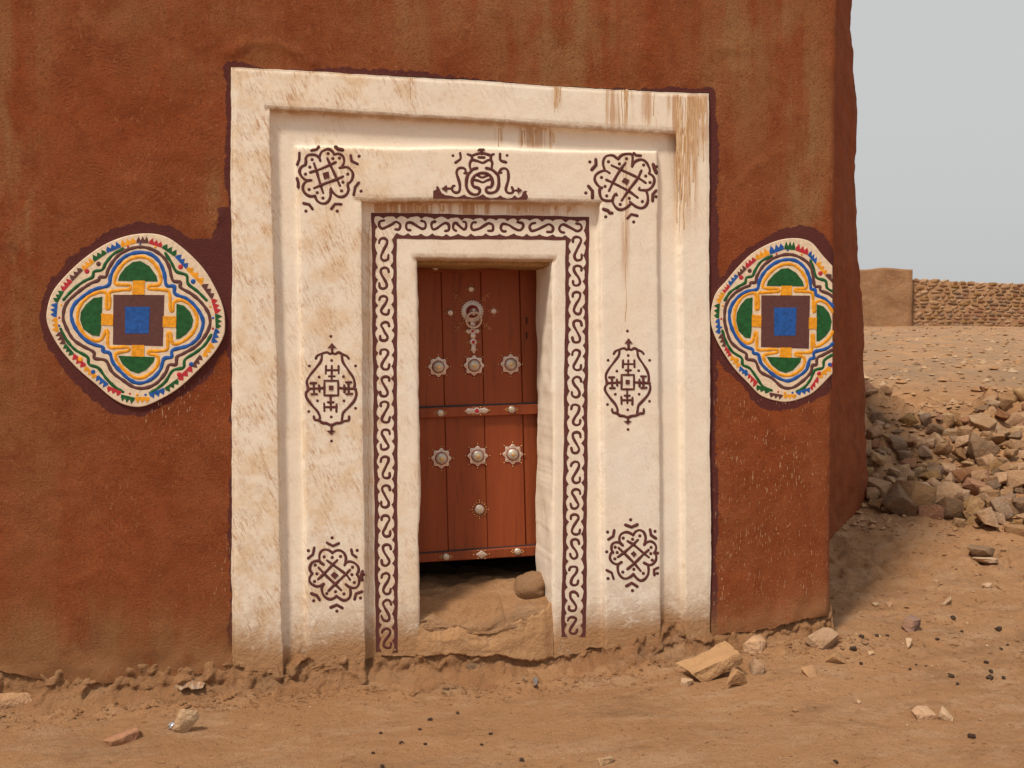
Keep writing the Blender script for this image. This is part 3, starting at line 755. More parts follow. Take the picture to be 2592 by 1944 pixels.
rosette(Crop(740, 1350, .12658),
    [[(620,620),(560,580),(540,500),(550,400),(610,330),(690,325),(760,355),(800,390)], [(800,390),(870,345),(950,340),(1030,390),(1070,480),(1065,560),(1045,630)], [(1045,630),(1080,580),(1150,560),(1240,590),(1310,660),(1325,740),(1290,820)],
     [(1290,820),(1335,900),(1330,1000),(1290,1070),(1220,1090),(1140,1070),(1070,1020)], [(1150,1090),(1165,1180),(1140,1280),(1060,1335),(980,1320),(880,1250)], [(880,1250),(830,1290),(750,1315),(670,1280),(610,1210),(585,1110),(600,1050)],
     [(625,1010),(560,1045),(480,1055),(400,1020),(345,960),(345,880),(395,800)], [(395,800),(355,740),(350,670),(385,590),(450,555),(530,550),(620,620)]],
    [[(700,545),(830,640),(1060,810),(1150,920)], [(530,690),(650,820),(830,990),(970,1130)], [(890,540),(810,620),(640,800),(520,910)], [(1145,730),(1050,830),(860,1010),(725,1140)]],
    [(830,765),(925,830),(850,915),(765,830)],
    [(635,468),(797,480),(962,460),(457,632),(490,805),(442,960),(688,1200),(862,1163),(1030,1208),(1238,978),(1190,823),(1202,675),(793,88),(320,345),(1295,338),(425,1345),(890,1552),(1362,1292),(1425,825)],
    [[(700,190),(810,250),(920,200)], [(435,295),(410,420),(320,490)], [(1180,330),(1200,420),(1270,465)], [(380,1200),(490,1240),(540,1320)], [(1385,1165),(1270,1205),(1245,1310)], [(770,1475),(885,1425),(995,1485)], [(1400,760),(1375,830),(1395,930)]], 8.4,
    'wine painted rosette at the lower left of the white frame')
rosette(Crop(1500, 1300, .12658),
    [[(600,630),(550,570),(535,490),(570,410),(660,370),(740,385),(810,430)], [(810,430),(860,360),(940,330),(1020,370),(1060,470),(1050,560),(1035,620)], [(1035,620),(1090,570),(1160,555),(1230,590),(1270,660),(1260,740),(1235,785)],
     [(1235,785),(1275,850),(1260,940),(1200,1010),(1120,1025),(1030,985)], [(1110,1030),(1120,1130),(1100,1230),(1040,1310),(960,1340),(880,1290),(815,1210)], [(815,1215),(750,1265),(660,1300),(580,1270),(520,1190),(500,1090),(510,1020)],
     [(575,970),(500,1010),(420,990),(360,930),(345,860),(370,790),(405,775)], [(405,775),(375,700),(390,610),(450,575),(530,575),(600,630)]],
    [[(705,555),(830,630),(1030,800),(1120,870)], [(525,690),(640,800),(820,980),(955,1140)], [(900,530),(810,620),(640,770),(510,865)], [(1115,730),(1010,820),(850,980),(700,1105)]],
    [(820,745),(880,810),(825,870),(760,800)],
    [(612,490),(800,513),(943,445),(452,672),(492,778),(445,905),(603,1168),(825,1113),(1015,1195),(1193,930),(1165,800),(1170,675),(760,122),(298,368),(1248,355),(282,763),(307,1297),(797,1540),(1295,1195),(1300,790)],
    [[(660,225),(780,270),(890,220)], [(430,340),(410,450),(320,510)], [(1150,325),(1170,430),(1260,490)], [(290,1135),(380,1180),(415,1290)], [(1300,1085),(1225,1120),(1235,1220)], [(680,1445),(780,1385),(890,1455)]], 8.4,
    'wine painted rosette at the lower right of the white frame')

LANT_OUT = [[(290,425),(310,390),(380,360),(430,350),(465,370),(490,360),(530,370),(570,350),(620,375),(670,395),(695,425)], [(365,380),(355,450),(300,530),(220,630),(180,700),(185,760),(200,800)],
    [(610,390),(625,470),(690,570),(750,660),(770,740),(760,800)], [(190,800),(290,797),(385,790)], [(575,790),(680,797),(780,800)], [(200,810),(170,850),(175,910),(240,1000),(310,1080),(340,1150),(325,1190)],
    [(780,810),(790,870),(760,950),(690,1030),(630,1090),(615,1150),(610,1200)], [(265,1145),(275,1180),(330,1190),(370,1220),(420,1225),(470,1250)], [(490,1250),(540,1225),(590,1220),(650,1195),(695,1190),(700,1145)]]
LANT_BARS = [[(485,690),(487,520)], [(415,570),(570,570)], [(415,520),(412,610)], [(570,520),(572,605)], [(455,645),(520,645)], [(472,880),(475,1060)], [(395,1025),(545,1025)], [(392,985),(395,1070)], [(545,995),(543,1080)], [(440,965),(505,965)],
    [(262,740),(268,860)], [(225,730),(290,728)], [(240,865),(300,865)], [(330,760),(335,830)], [(692,730),(695,860)], [(665,718),(725,718)], [(670,865),(735,860)], [(640,760),(642,840)], [(490,350),(490,280)], [(483,1240),(483,1320)]]
LANT_DOTS = [(475,152),(485,450),(210,517),(780,517),(330,655),(630,650),(310,948),(637,948),(202,1080),(780,1040),(480,1147),(483,1445)]
LANT_ARW = [[(490,235),(545,295),(435,295)], [(425,1315),(530,1315),(480,1370)]]
def lantern(f, sw, label):
    root = obj('painted_lozenge', *join([stroke_geo(f(o), sw, W2, hgt=.0012+.00022*i) for i, o in enumerate(LANT_OUT)]), WINE, HOUSE); root['label'] = label
    for i, b in enumerate(LANT_BARS): obj('cross_bar', *stroke_geo(f(b), sw*.85, W2, hgt=.001+.0002*i), WINE, root)
    obj('square_frame', *stroke_geo(f([(395,700),(480,700),(565,700),(567,790),(565,880),(480,882),(395,880),(395,790)]), sw*.9, W2, True, smooth=False), WINE, root)
    obj('centre_square', *fill_geo(f([(450,760),(505,760),(505,815),(450,815)]), W2, .003), WINE, root, False)
    for d in LANT_DOTS: obj('dot', *dot_geo(f(np.array(d, float)), sw*.5, W2), WINE, root)
    for a in LANT_ARW: obj('arrow_head', *fill_geo(f(a), W2, .0032), WINE, root, False)
lantern(Crop(740, 820, .20503), 8.2, 'tall lozenge motif on the left white jamb')
def lantR(p):
    p = np.asarray(p, float); x = 532+(p[..., 0]-480)*.90; y = np.interp(p[..., 1], [152,355,570,790,1025,1225,1340,1445], [87,305,495,720,940,1135,1215,1302])
    return np.stack([1480+x*.20503, 820+y*.20503], -1)
lantern(lantR, 8.0, 'tall lozenge motif on the right white jamb')

def crest():
    f = Crop(1080, 365, .12206); sw = 9.2
    body = [(1040,495),(960,515),(900,580),(850,640),(825,740),(820,850),(840,930),(890,1000),(970,1040),(1050,1040),(1090,1000),(1100,940),(1050,900),(980,880),(945,820),(945,740),(990,660),(1070,610),(1150,595),(1250,610),(1330,670),(1360,750),(1360,830),(1320,890),(1260,890),(1230,930),(1240,980),(1300,1010),(1380,1000),(1450,960),(1490,870),(1495,770),(1480,650),(1420,580),(1340,520),(1240,495)]
    root = obj('crest', *stroke_geo(f(body), sw, W2), WINE, HOUSE); root['label'] = 'wine painted crest over the middle of the doorway'
    base = [(135,1130),(135,970),(200,940),(195,880),(230,870),(270,930),(310,1010),(380,1055),(500,1070),(620,1105),(700,1080),(780,1045),(830,1085),(960,1115),(1080,1085),(1165,1035),(1230,1090),(1320,1130),(1460,1105),(1525,1060),(1580,1100),(1680,1140),(1770,1110),(1820,1060),(1890,1115),(1960,1080),(2010,970),(2080,965),(2060,1010),(2100,1080),(2080,1150),(1700,1150),(1200,1150),(600,1130)]
    obj('scalloped_base', *fill_geo(f(base), W2, .0022), WINE, root, False)
    for nm, ln in (('pot', [(860,210),(930,240),(940,310),(900,380),(895,460),(920,540)]), ('pot', [(1380,210),(1340,230),(1330,320),(1360,390),(1350,460),(1345,520)]), ('rim', [(930,240),(1030,205),(1120,190),(1220,200),(1330,235)]),
                   ('rim', [(940,320),(1060,350),(1165,385),(1250,340),(1320,320)]), ('dash', [(1085,270),(1190,275)]), ('chevron', [(1050,635),(1150,690),(1270,640)]), ('chevron', [(985,740),(1080,760),(1165,790),(1240,755),(1330,720)]), ('stem', [(1140,130),(1140,195)]),
                   ('arm', [(850,600),(790,600)]), ('arm', [(810,590),(800,520),(750,490),(690,490),(640,520),(620,600),(650,700),(680,800),(690,900),(670,980),(610,1005),(550,980),(520,930),(540,870),(565,865)]),
                   ('arm', [(1480,600),(1540,590)]), ('arm', [(1500,590),(1540,520),(1610,500),(1670,530),(1695,620),(1690,740),(1660,850),(1640,930),(1660,990),(1720,1015),(1780,1000),(1790,950),(1770,900)]),
                   ('arrow_shaft', [(530,920),(410,920)]), ('arrow_shaft', [(1790,960),(1890,960)]), ('chevron', [(695,190),(700,300),(600,380)]), ('chevron', [(1520,205),(1530,330),(1640,375)])):
        obj(nm, *stroke_geo(f(ln), sw*(.95 if nm != 'arrow_shaft' else .8), W2, hgt=.0016 if nm == 'arm' else .0012), WINE, root)
    for a in ([(305,920),(410,845),(432,915),(410,990)], [(1980,955),(1890,890),(1872,960),(1890,1025)], [(1045,130),(1080,88),(1190,88),(1210,125),(1130,155)]): obj('arrow_head', *fill_geo(f(a), W2, .0035), WINE, root, False)
    for d in ((545, 235), (1665, 232)): obj('dot', *dot_geo(f(np.array(d, float)), 4, W2), WINE, root)
crest()

# scalloped border bands
rnd = random.Random(5)
def band(bl, tl, tr, br, inward, label):
    cs = np.array([bl, tl, tr, br], float); pts = []; 
    segs = [(cs[0], cs[1]), (cs[1], cs[2]), (cs[2], cs[3])]
    base, off = [], []
    s0 = 0; nextc = 0; ph = []
    for k, (a, b) in enumerate(segs):
        L = np.hypot(*(b-a)); n = int(L/2.2); t = np.linspace(0, 1, n, endpoint=(k == 2))
        d = (b-a)/L; nrm = np.array([-d[1], d[0]])*inward    # photo y is down
        cuts = [0.]; 
        while cuts[-1] < L: cuts.append(cuts[-1]+rnd.uniform(28, 37))
        sc = cuts[-1]/L; cuts = np.array(cuts)/sc
        s = t*L; i = np.clip(np.searchsorted(cuts, s, 'right')-1, 0, len(cuts)-2); fr = (s-cuts[i])/(cuts[i+1]-cuts[i])
        dd = 8.5 + 6.5*np.abs(2*fr-1)**2.6 + np.array([.6*math.sin(x*.31)+.5*math.sin(x*.13+k) for x in s])
        wob_ = np.array([.7*math.sin(x*.021+k*2)+.5*math.sin(x*.09) for x in s])
        p = a+(b-a)*t[:, None]+nrm*wob_[:, None]
        # mitre the band at the two corners
        q = p+nrm*dd[:, None]
        base.append(p); off.append((q, d, L, s, dd))
    q0, q1, q2 = off[0][0], off[1][0], off[2][0]
    Q = np.concatenate([q0, q1, q2]); B = np.concatenate(base)
    # clip the inner edge to the other leg so corners do not fold
    if inward < 0:
        pass
    geo = []; hg = .0012
    f = plane_pts(B, W3); f[:, 1] -= hg; g = plane_pts(Q, W3); g[:, 1] -= hg
    f2 = plane_pts(B, W3); f2[:, 1] += .003; g2 = plane_pts(Q, W3); g2[:, 1] += .003
    V = np.array([f2, f, g, g2]); n = V.shape[1]
    return obj('border_band', V.reshape(-1, 3), grid_faces(4, n, inward > 0), WINE, HOUSE, False)
def fold_free(b):
    pass
band((951, 1650), (940, 538), (1491, 549), (1483, 1612), 1, '')
band((1007, 1652), (1004, 605), (1432, 607), (1421, 1612), -1, '')

S_SH = np.array([(.42, .22), (.36, .09), (.08, .02), (-.25, .08), (-.30, .22), (-.15, .40), (.10, .60), (.28, .80), (.20, .94), (-.05, 1.0), (-.35, .95), (-.42, .78)])
def scroll(cx, y0, y1, flip, wd=27):
    p = S_SH.copy(); p[:, 0] *= -1 if flip else 1
    q = np.stack([cx+p[:, 0]*wd, y0+3+(y1-y0-6)*p[:, 1]], -1) + np.array([[rnd.uniform(-.9, .9), rnd.uniform(-.9, .9)] for _ in p])
    obj('scroll', *stroke_geo(q, 8.8, W3, hgt=.0012), WINE, HOUSE)
def scroll_h(x0, x1, cy, flip, ht=27):
    p = S_SH.copy(); p[:, 0] *= -1 if flip else 1
    q = np.stack([x0+3+(x1-x0-6)*p[:, 1], cy+p[:, 0]*ht], -1) + np.array([[rnd.uniform(-.9, .9), rnd.uniform(-.9, .9)] for _ in p])
    obj('scroll', *stroke_geo(q, 8.8, W3, hgt=.0012), WINE, HOUSE)
for i, (a, b) in enumerate([(598,662),(673,734),(745,799),(811,865),(880,938),(949,1006),(1012,1072),(1083,1141),(1152,1213),(1224,1287),(1300,1361),(1374,1434),(1447,1506),(1515,1575),(1587,1643)]):
    scroll(np.interp((a+b)/2, [600, 1640], [971, 979]), a, b, i % 2 == 0)
for i, (a, b) in enumerate([(595,662),(669,726),(734,798),(807,870),(882,940),(950,1008),(1020,1079),(1090,1150),(1164,1225),(1234,1290),(1297,1355),(1361,1416),(1429,1484),(1494,1549),(1558,1606)]):
    scroll(np.interp((a+b)/2, [600, 1300, 1600], [1462, 1456, 1449]), a, b, i % 2 == 0)
for i, (a, b) in enumerate([(955,1016),(1024,1081),(1088,1140),(1143,1184),(1188,1252),(1263,1327),(1337,1403),(1411,1475)]):
    scroll_h(a, b, np.interp(a, [950, 1475], [570, 578]), i % 2 == 0)

# mud drips washed down over the limewash
def m_drip():
    s = Mat('mud_stain', .9, .2)
    v = s.stretch((1, 1, .12)); c = s.mix(s.ramp(s.noise(120, 3, .6, vec=v), .35, .62), (.66, .48, .31), (.48, .29, .145)); s.color(c); return s.m
def drips():
    r = random.Random(9); geo = []
    def one(x, y0, y1, wd, w):
        n = max(4, int((y1-y0)/14)); ph = r.uniform(0, 6)
        pts = [(x+1.6*math.sin(ph+i*.7)+r.uniform(-.6, .6), y0+(y1-y0)*i/(n-1)) for i in range(n)]
        geo.append(stroke_geo(pts, wd, w, hgt=.0002+.00004*r.random(), step=5))
    for i in range(30):
        x = r.uniform(1712, 1762); one(x, r.uniform(240, 330), min(640, r.uniform(330, 520)+(1762-x)*2.2*r.random()), r.uniform(1.5, 5), W0)
    for i in range(16): one(r.uniform(1760, 1788), r.uniform(240, 250), r.uniform(270, 420), r.uniform(1.5, 4), W0)
    for x, y0, y1 in ((1040, 197, 250), (1043, 198, 222), (1402, 218, 285), (1536, 228, 312), (1583, 230, 318), (1589, 232, 322), (1640, 236, 320), (1655, 238, 292), (660, 178, 190), (745, 182, 196), (1660, 300, 328)):
        one(x, y0, y1, r.uniform(1.6, 3), W0)
    for i in range(14): one(r.uniform(1574, 1590) if i < 8 else r.uniform(1404, 1416), 228 if i < 8 else 222, r.uniform(250, 320) if i < 8 else r.uniform(240, 290), r.uniform(2, 5), W0)
    for x in [1262, 1266, 1322, 1330, 1335, 1342, 1349, 1356, 1361, 1392, 1398]: one(x+r.uniform(-2, 2), 312, r.uniform(340, 374), r.uniform(2.5, 7), W1)
    for i in range(34):
        x = r.choice([948, 955, 975, 990, 1022, 1030, 1040, 1052, 1060, 1068, 1088, 1120, 1170, 1178, 1190, 1290, 1310, 1330, 1345, 1375, 1408, 1440])+r.uniform(-4, 4)
        y0 = float(np.interp(x, [914, 1518], [509, 516])); one(x, y0, y0+r.uniform(12, 28), r.uniform(3, 9), W3)
    one(1584, 392, 815, 2.2, W2); one(1589, 470, 560, 1.5, W2); one(1579, 392, 500, 1.6, W2)
    one(933, 560, 1500, 2.2, W3)
    o = obj('mud_stain', *join(geo), m_drip(), HOUSE); o['kind'] = 'stuff'
drips()

# medallions
COLS = {'g': GREEN, 'b': BLUE, 'y': YELLOW, 'r': REDP, 'k': BROWN}
Y_LINE = [(795,615),(790,580),(700,575),(670,550),(690,480),(750,400),(840,355),(930,360),(1000,420),(1040,500),(1040,560),(1010,580),(950,585),(950,610),(1040,615),(1105,630),(1118,690),(1122,780),(1140,785),(1150,720),(1200,700),(1270,730),(1330,820),(1330,910),(1280,990),(1210,1040),(1150,1055),(1130,1030),(1125,970),(1100,970),(1100,1050),(1090,1100),(1020,1112),(950,1112),(950,1135),(1010,1150),(1025,1190),(1000,1250),(930,1310),(860,1330),(790,1300),(710,1220),(675,1150),(700,1125),(780,1108),(770,1080),(640,1085),(615,1050),(615,960),(598,945),(585,980),(560,1020),(500,1025),(430,980),(380,900),(370,830),(390,750),(450,680),(530,640),(600,645),(605,760),(625,765),(635,720),(630,640),(680,625),(780,615)]
B_LINE = [(870,315),(960,330),(1030,390),(1070,480),(1090,580),(1150,590),(1160,650),(1250,690),(1330,760),(1380,850),(1380,920),(1340,1010),(1260,1070),(1140,1105),(1130,1160),(1070,1175),(1040,1260),(980,1330),(890,1370),(810,1355),(730,1290),(660,1210),(630,1130),(580,1115),(570,1080),(480,1050),(400,990),(340,900),(320,810),(350,730),(430,660),(520,610),(620,580),(640,500),(690,410),(770,340)]
K_LINE = [(870,272),(970,290),(1060,350),(1110,430),(1140,540),(1200,555),(1205,600),(1290,650),(1370,720),(1430,810),(1440,900),(1400,990),(1330,1070),(1230,1130),(1175,1160),(1165,1220),(1110,1225),(1080,1290),(1010,1370),(920,1410),(830,1405),(740,1350),(650,1280),(600,1190),(510,1170),(500,1120),(410,1070),(330,1010),(270,900),(255,830),(280,730),(370,640),(470,570),(540,540),(550,515),(600,510),(620,450),(680,360),(760,300)]
G_LINES = [[(735,287),(660,330),(600,400),(570,455),(505,470),(490,515),(420,550),(330,620),(260,695)], [(1082,325),(1130,400),(1170,470),(1250,500),(1265,570),(1340,630),(1410,700)],
           [(1448,985),(1400,1060),(1330,1120),(1240,1180),(1225,1245),(1140,1270),(1080,1360),(1020,1410),(960,1450)], [(235,935),(280,1020),(350,1100),(450,1160),(465,1220),(540,1250),(600,1330),(670,1400),(735,1440)]]
HALF = [[(705,542),(860,545),(1013,547),(1000,500),(950,430),(880,388),(820,395),(760,440),(715,500)], [(1172,735),(1230,750),(1280,800),(1303,860),(1290,920),(1250,970),(1200,1005),(1170,1010),(1170,870)],
        [(705,1152),(850,1158),(990,1162),(980,1200),(920,1265),(860,1290),(800,1270),(740,1220)], [(568,680),(500,690),(440,740),(400,800),(395,860),(420,930),(490,980),(545,985),(558,930),(565,800)]]
BLOCKS = [[(820,543),(915,543),(910,657),(810,657)], [(1060,830),(1170,832),(1167,920),(1058,918)], [(808,1063),(910,1063),(908,1158),(806,1155)], [(563,808),(660,815),(657,905),(562,900)]]
ZIG = [(845,232),(945,237),(1052,272),(1160,347),(1250,445),(1375,577),(1455,690),(1488,812),(1492,930),(1457,1045),(1388,1157),(1312,1252),(1198,1364),(1085,1445),(955,1496),(835,1495),(722,1468),(606,1416),(514,1337),(415,1252),(312,1152),(240,1065),(195,960),(185,840),(195,722),(250,628),(325,545),(412,455),(500,385),(605,315),(722,268)]
ZC_L = 'krgbykrgbykrgbygrbyrgkybgrkygby'; ZC_R = 'rbykgrbykgbrybykgrbyrgbrykgrbkg'
ZC_R = 'grbykgrbygryrbykgrbyrkbgyrbkryb'
DOTS = [(877,245,'b',9),(778,268,'r',9),(1000,272,'y',10),(540,408,'k',19),(447,468,'r',20),(1203,432,'r',20),(1305,550,'b',20),(1443,752,'y',9),(1466,845,'b',10),(1463,930,'r',10),(1290,1220,'b',20),(1192,1303,'r',20),(793,1456,'r',9),(852,1466,'y',11),(920,1465,'b',10),(495,1282,'b',20),(392,1178,'y',22),(222,907,'b',10),(223,842,'r',9),(238,740,'y',9)]
WM = .004
def clip_poly(p, xmax):
    if xmax is None: return p
    out = []
    for i in range(len(p)):
        a, b = p[i], p[(i+1) % len(p)]
        if a[0] <= xmax: out.append(a)
        if (a[0] <= xmax) != (b[0] <= xmax): out.append(a+(b-a)*(xmax-a[0])/(b[0]-a[0]))
    return np.array(out)
def runs(p, xmax, closed):
    if xmax is None: return [(p, closed)]
    ok = p[:, 0] <= xmax
    if ok.all(): return [(p, closed)]
    if closed:
        k = int(np.argmin(ok)); p = np.roll(p, -k, 0); ok = np.roll(ok, -k)
    res, cur = [], []
    for q, o in zip(p, ok):
        if o: cur.append(q)
        elif cur: res.append(np.array(cur)); cur = []
    if cur: res.append(np.array(cur))
    return [(r, False) for r in res if len(r) > 2]
def medallion(f, zc, label, k, xmax=None):
    outl = clip_poly(catmull(f(MED_L), True, 6), xmax)
    # plate with a softly rounded rim
    c = outl.mean(0); geos = []
    rim = [(1.004, -.012), (1.002, WM-.003), (.999, WM-.0008), (.994, WM)]
    V = []
    for s_, w in rim:
        q = c+(outl-c)*s_
        if xmax: q[:, 0] = np.minimum(q[:, 0], xmax)
        V.append(plane_pts(q, w, False))
    V = np.array(V); n = V.shape[1]
    F = []
    for a in range(len(rim)-1):
        for i in range(n): F.append((a*n+i, a*n+(i+1) % n, (a+1)*n+(i+1) % n, (a+1)*n+i)[::-1])
    F.append(tuple(range((len(rim)-1)*n, len(rim)*n))[::-1])
    root = obj('medallion', V.reshape(-1, 3), F, PLATE, HOUSE, False); root['label'] = label
    a2 = lambda pts: clip_poly(np.array(f(pts)), xmax)
    obj('brown_square', *fill_geo(a2([(660,657),(1073,660),(1060,1073),(657,1060)]), WM, .0008, False), BROWN, root, False)
    obj('blue_square', *fill_geo(a2([(755,755),(955,755),(945,970),(755,970)]), WM, .0016, False), BLUE, root, False)
    for b in BLOCKS: obj('yellow_block', *fill_geo(a2(b), WM, .0022, False), YELLOW, root, False)
    for b in HALF: obj('green_half_disc', *fill_geo(a2(np.mean(b, 0)+(np.array(b, float)-np.mean(b, 0))*1.04), WM, .0014, False), GREEN, root, False)
    for nm, pts, wd, m, cl in [('yellow_line', Y_LINE, 28, YELLOW, True), ('blue_line', B_LINE, 24, BLUE, True), ('brown_line', K_LINE, 22, BROWN, True)] + [('green_line', g, 20, GREEN, False) for g in G_LINES]:
        p = catmull(f(pts), cl, 2.0)
        gs = [stroke_geo(r, wd*k*(1.26 if nm == 'yellow_line' else 1.62), WM, c_, .0010, smooth=False, follow=False) for r, c_ in runs(p, xmax, cl)]
        if gs: obj(nm, *join(gs), m, root)
    z = np.array(ZIG, float); cen = np.array([860, 860.])
    for i in range(len(z)):
        a, b = z[i], z[(i+1) % len(z)]; d = b-a; nr = np.array([d[1], -d[0]]); nr /= np.hypot(*nr)
        if nr @ ((a+b)/2-cen) < 0: nr = -nr
        a = a + d*.02; d = d*.97
        a = a+nr*3; pts = [a-nr*10, a+nr*13]
        for j in range(3): pts += [a+d*((j+.5)/3)+nr*(43+5*math.sin(i*3+j)), a+d*((j+1)/3)+nr*(12+3*math.sin(i*5+j*2))]
        pts += [a+d-nr*9]
        pts = np.array(pts); lim = np.array([845, 860.])+(catmull(MED_L, True, 30)-np.array([845, 860.]))*.978
        for _ in range(40):
            o_ = poly_sd(pts[:, 0], pts[:, 1], lim) > 0
            if not o_.any(): break
            pts = np.array([845, 860.])+(pts-np.array([845, 860.]))*.995
        q = clip_poly(np.array(f(pts)), xmax)
        if len(q) > 2: obj('tooth_row', *fill_geo(q, WM, .0010, False), COLS[zc[i]], root, False)
    for x, y, c_, r in DOTS:
        q = f(np.array((x, y), float))
        if xmax is None or q[0] < xmax-4: obj('dot', *dot_geo(q, r*k*1.1, WM, follow=False), COLS[c_], root)
medallion(cropA, ZC_L, 'whole diamond shaped medallion left of the doorway', .31341)
medallion(cropB, ZC_R, 'medallion cut by the house corner right of the doorway', .285, 2107)

# ------------------------------------------------------------------ door
WD = -.375
def board(p4, w, th, name, m, parent, bev=.004):
    """quad in photo pixels, lying at depth w, extruded back by th with eased edges"""
    p = np.asarray(p4, float); q = P(p[:, 0], p[:, 1], w); c = q.mean(0)
    def inset(e):
        r = q.copy()
        for i in range(4):
            for ax in (0, 2): r[i, ax] -= np.sign(q[i, ax]-c[ax])*e
        return r
    L0 = q.copy(); L0[:, 1] += th; L1 = q.copy(); L1[:, 1] += bev; L2 = inset(bev)
    V = np.concatenate([L0, L1, L2]); F = []
    for a in range(2):
        for i in range(4): F.append((a*4+i, a*4+(i+1) % 4, a*4+4+(i+1) % 4, a*4+4+i)[::-1])
    F += [(8, 9, 10, 11)[::-1], (0, 1, 2, 3)]
    o = obj(name, V, F, m, parent, False); return o
DOOR = board([(1030, 640), (1392, 640), (1398, 1404), (1034, 1426)], WD-.028, .012, 'door', GAP, HOUSE)
DOOR['label'] = 'red brown plank door with silver bosses'
def seam(i, y): 
    xs = [(1026, 1032), (1114.5, 1135.5), (1215, 1236), (1313.5, 1332), (1396, 1404)][i]
    return np.interp(y, [693, 1391], xs)
for i in range(4):
    yb0, yb1 = 1424-i*4.5, 1420-i*4.5
    board([(seam(i, 640)+.55, 640), (seam(i+1, 640)-.55, 640), (seam(i+1, yb1)-.55, yb1-2), (seam(i, yb0)+.55, yb0-2)], WD-.004*(i % 2)-(0.004 if i == 3 else 0), .024, 'plank', WOOD, DOOR, .003)
def ln(x, l, r): return np.interp(x, [1057, 1360], [l, r]) if 1057 <= x <= 1360 else l+(r-l)*(x-1057)/303
WR = WD+.024
for (ul, ur, ll, lr) in ((655, 650, 689, 684), (1034, 1023, 1059, 1048.5), (1404, 1382, 1425, 1406.5)):
    board([(1030, ln(1030, ul, ur)), (1392, ln(1392, ul, ur)), (1392, ln(1392, ll, lr)), (1030, ln(1030, ll, lr))], WR, .022, 'rail', WOOD, DOOR, .004)
RAIL_SHADE = M_flat('dark_rail_shade', (.035, .03, .035), .6)  # near-black colour standing in for the shadow gap above two rails
for (ul, ur) in ((1029, 1018), (1399, 1377)):
    board([(1030, ln(1030, ul, ur)), (1392, ln(1392, ul, ur)), (1392, ln(1392, ul+4.6, ur+4.6)), (1030, ln(1030, ul+4.6, ur+4.6))], WD+.003, .006, 'rail_shade_strip', RAIL_SHADE, DOOR, .001)

def disc_geo(c, r, w, hgt, n=20, dome=0., star=None, rings=5):
    """raised plate (optionally domed, optionally scalloped outline) on the door"""
    a = np.arange(n)*2*math.pi/n - math.pi/2
    def out(k): 
        rr = r*k*(star(a) if star is not None else 1)
        return np.stack([c[0]+rr*np.cos(a), c[1]+rr*np.sin(a)], -1)
    prof = [(1.0, -.003), (1.0, hgt*.8), (.96, hgt)]
    if dome: prof = [(1.0, -.003), (1.0, hgt)] + [(math.cos(t), hgt+dome*math.sin(t)) for t in np.linspace(.25, 1.35, rings)]
    V = []
    for k, z in prof:
        q = P(*out(k).T, w); q[:, 1] -= z; V.append(q)
    t = P(np.array([c[0]]), np.array([c[1]]), w); t[:, 1] -= hgt+dome
    Vv = np.concatenate(V+[t]); m = len(prof); F = []
    for b in range(m-1):
        for i in range(n): F.append((b*n+i, b*n+(i+1) % n, (b+1)*n+(i+1) % n, (b+1)*n+i)[::-1])
    for i in range(n): F.append(((m-1)*n+(i+1) % n, (m-1)*n+i, m*n))
    return Vv, F
def pins(pts, w, r=1.9, parent=None):
    obj('brass_pins', *join([disc_geo(p, r, w, .0008, 6, .0016, rings=2) for p in pts]), BRASS, parent or DOOR)['kind'] = 'stuff'
star8 = lambda a: .80+.20*np.abs(np.cos(4*(a)))**2.2*(1)
def boss(cx, cy):
    obj('leather_ring', *disc_geo((cx, cy+1.5), 28.5, WD, .0012, 48, star=star8), REDL, DOOR)
    s = obj('star_plate', *disc_geo((cx, cy), 26.5, WD, .0032, 48, star=star8), SILVER, DOOR)
    obj('leather_ring', *disc_geo((cx, cy), 16.6, WD, .0040, 20), REDL, DOOR)
    obj('dome_stud', *disc_geo((cx, cy), 14.6, WD, .0044, 22, .016), DOME, DOOR)
    obj('brass_diamond', *disc_geo((cx, cy+.3), 6.2, WD, .0195, 4, .0025, rings=2), BRASS, DOOR)
    a = np.arange(8)*math.pi/4-math.pi/2
    pins([(cx+30.5*math.cos(t), cy+30.5*math.sin(t)) for t in a] + [(cx+20.5*math.cos(t), cy+20.5*math.sin(t)) for t in a], WD+.002, 1.7)
for c in ((1109.4, 928.6), (1200, 925), (1292.7, 922), (1117, 1160), (1209, 1154), (1298, 1150)): boss(*c)
def stud(cx, cy, r, w, side=True):
    obj('dome_stud', *disc_geo((cx, cy), r, w, .002, 18, .010), DOME, DOOR)
    obj('brass_diamond', *disc_geo((cx, cy), r*.45, w, .0105, 4, .002, rings=2), BRASS, DOOR)
    if side:
        pins([(cx+s*(r+d), cy+e) for s in (-1, 1) for d, e in ((2.4, -3.2), (2.4, 3.2), (6, 0))], w, 1.6)
stud(1213.7, 1289.5, 12.2, WD, False)
pins([(1213.7+18*math.cos(t), 1289.5+18*math.sin(t)) for t in np.arange(16)*math.pi/8] + [(1213.7+23*math.cos(t), 1289.5+23*math.sin(t)) for t in np.arange(4)*math.pi/2], WD, 1.5)
for c in ((1114.6, 1045.5, 9.4), (1295, 1036.6, 9.4), (1129, 1409.5, 9), (1310, 1396, 9), (1102, 674, 10.5), (1284, 670, 10.5)): stud(*c, WR)
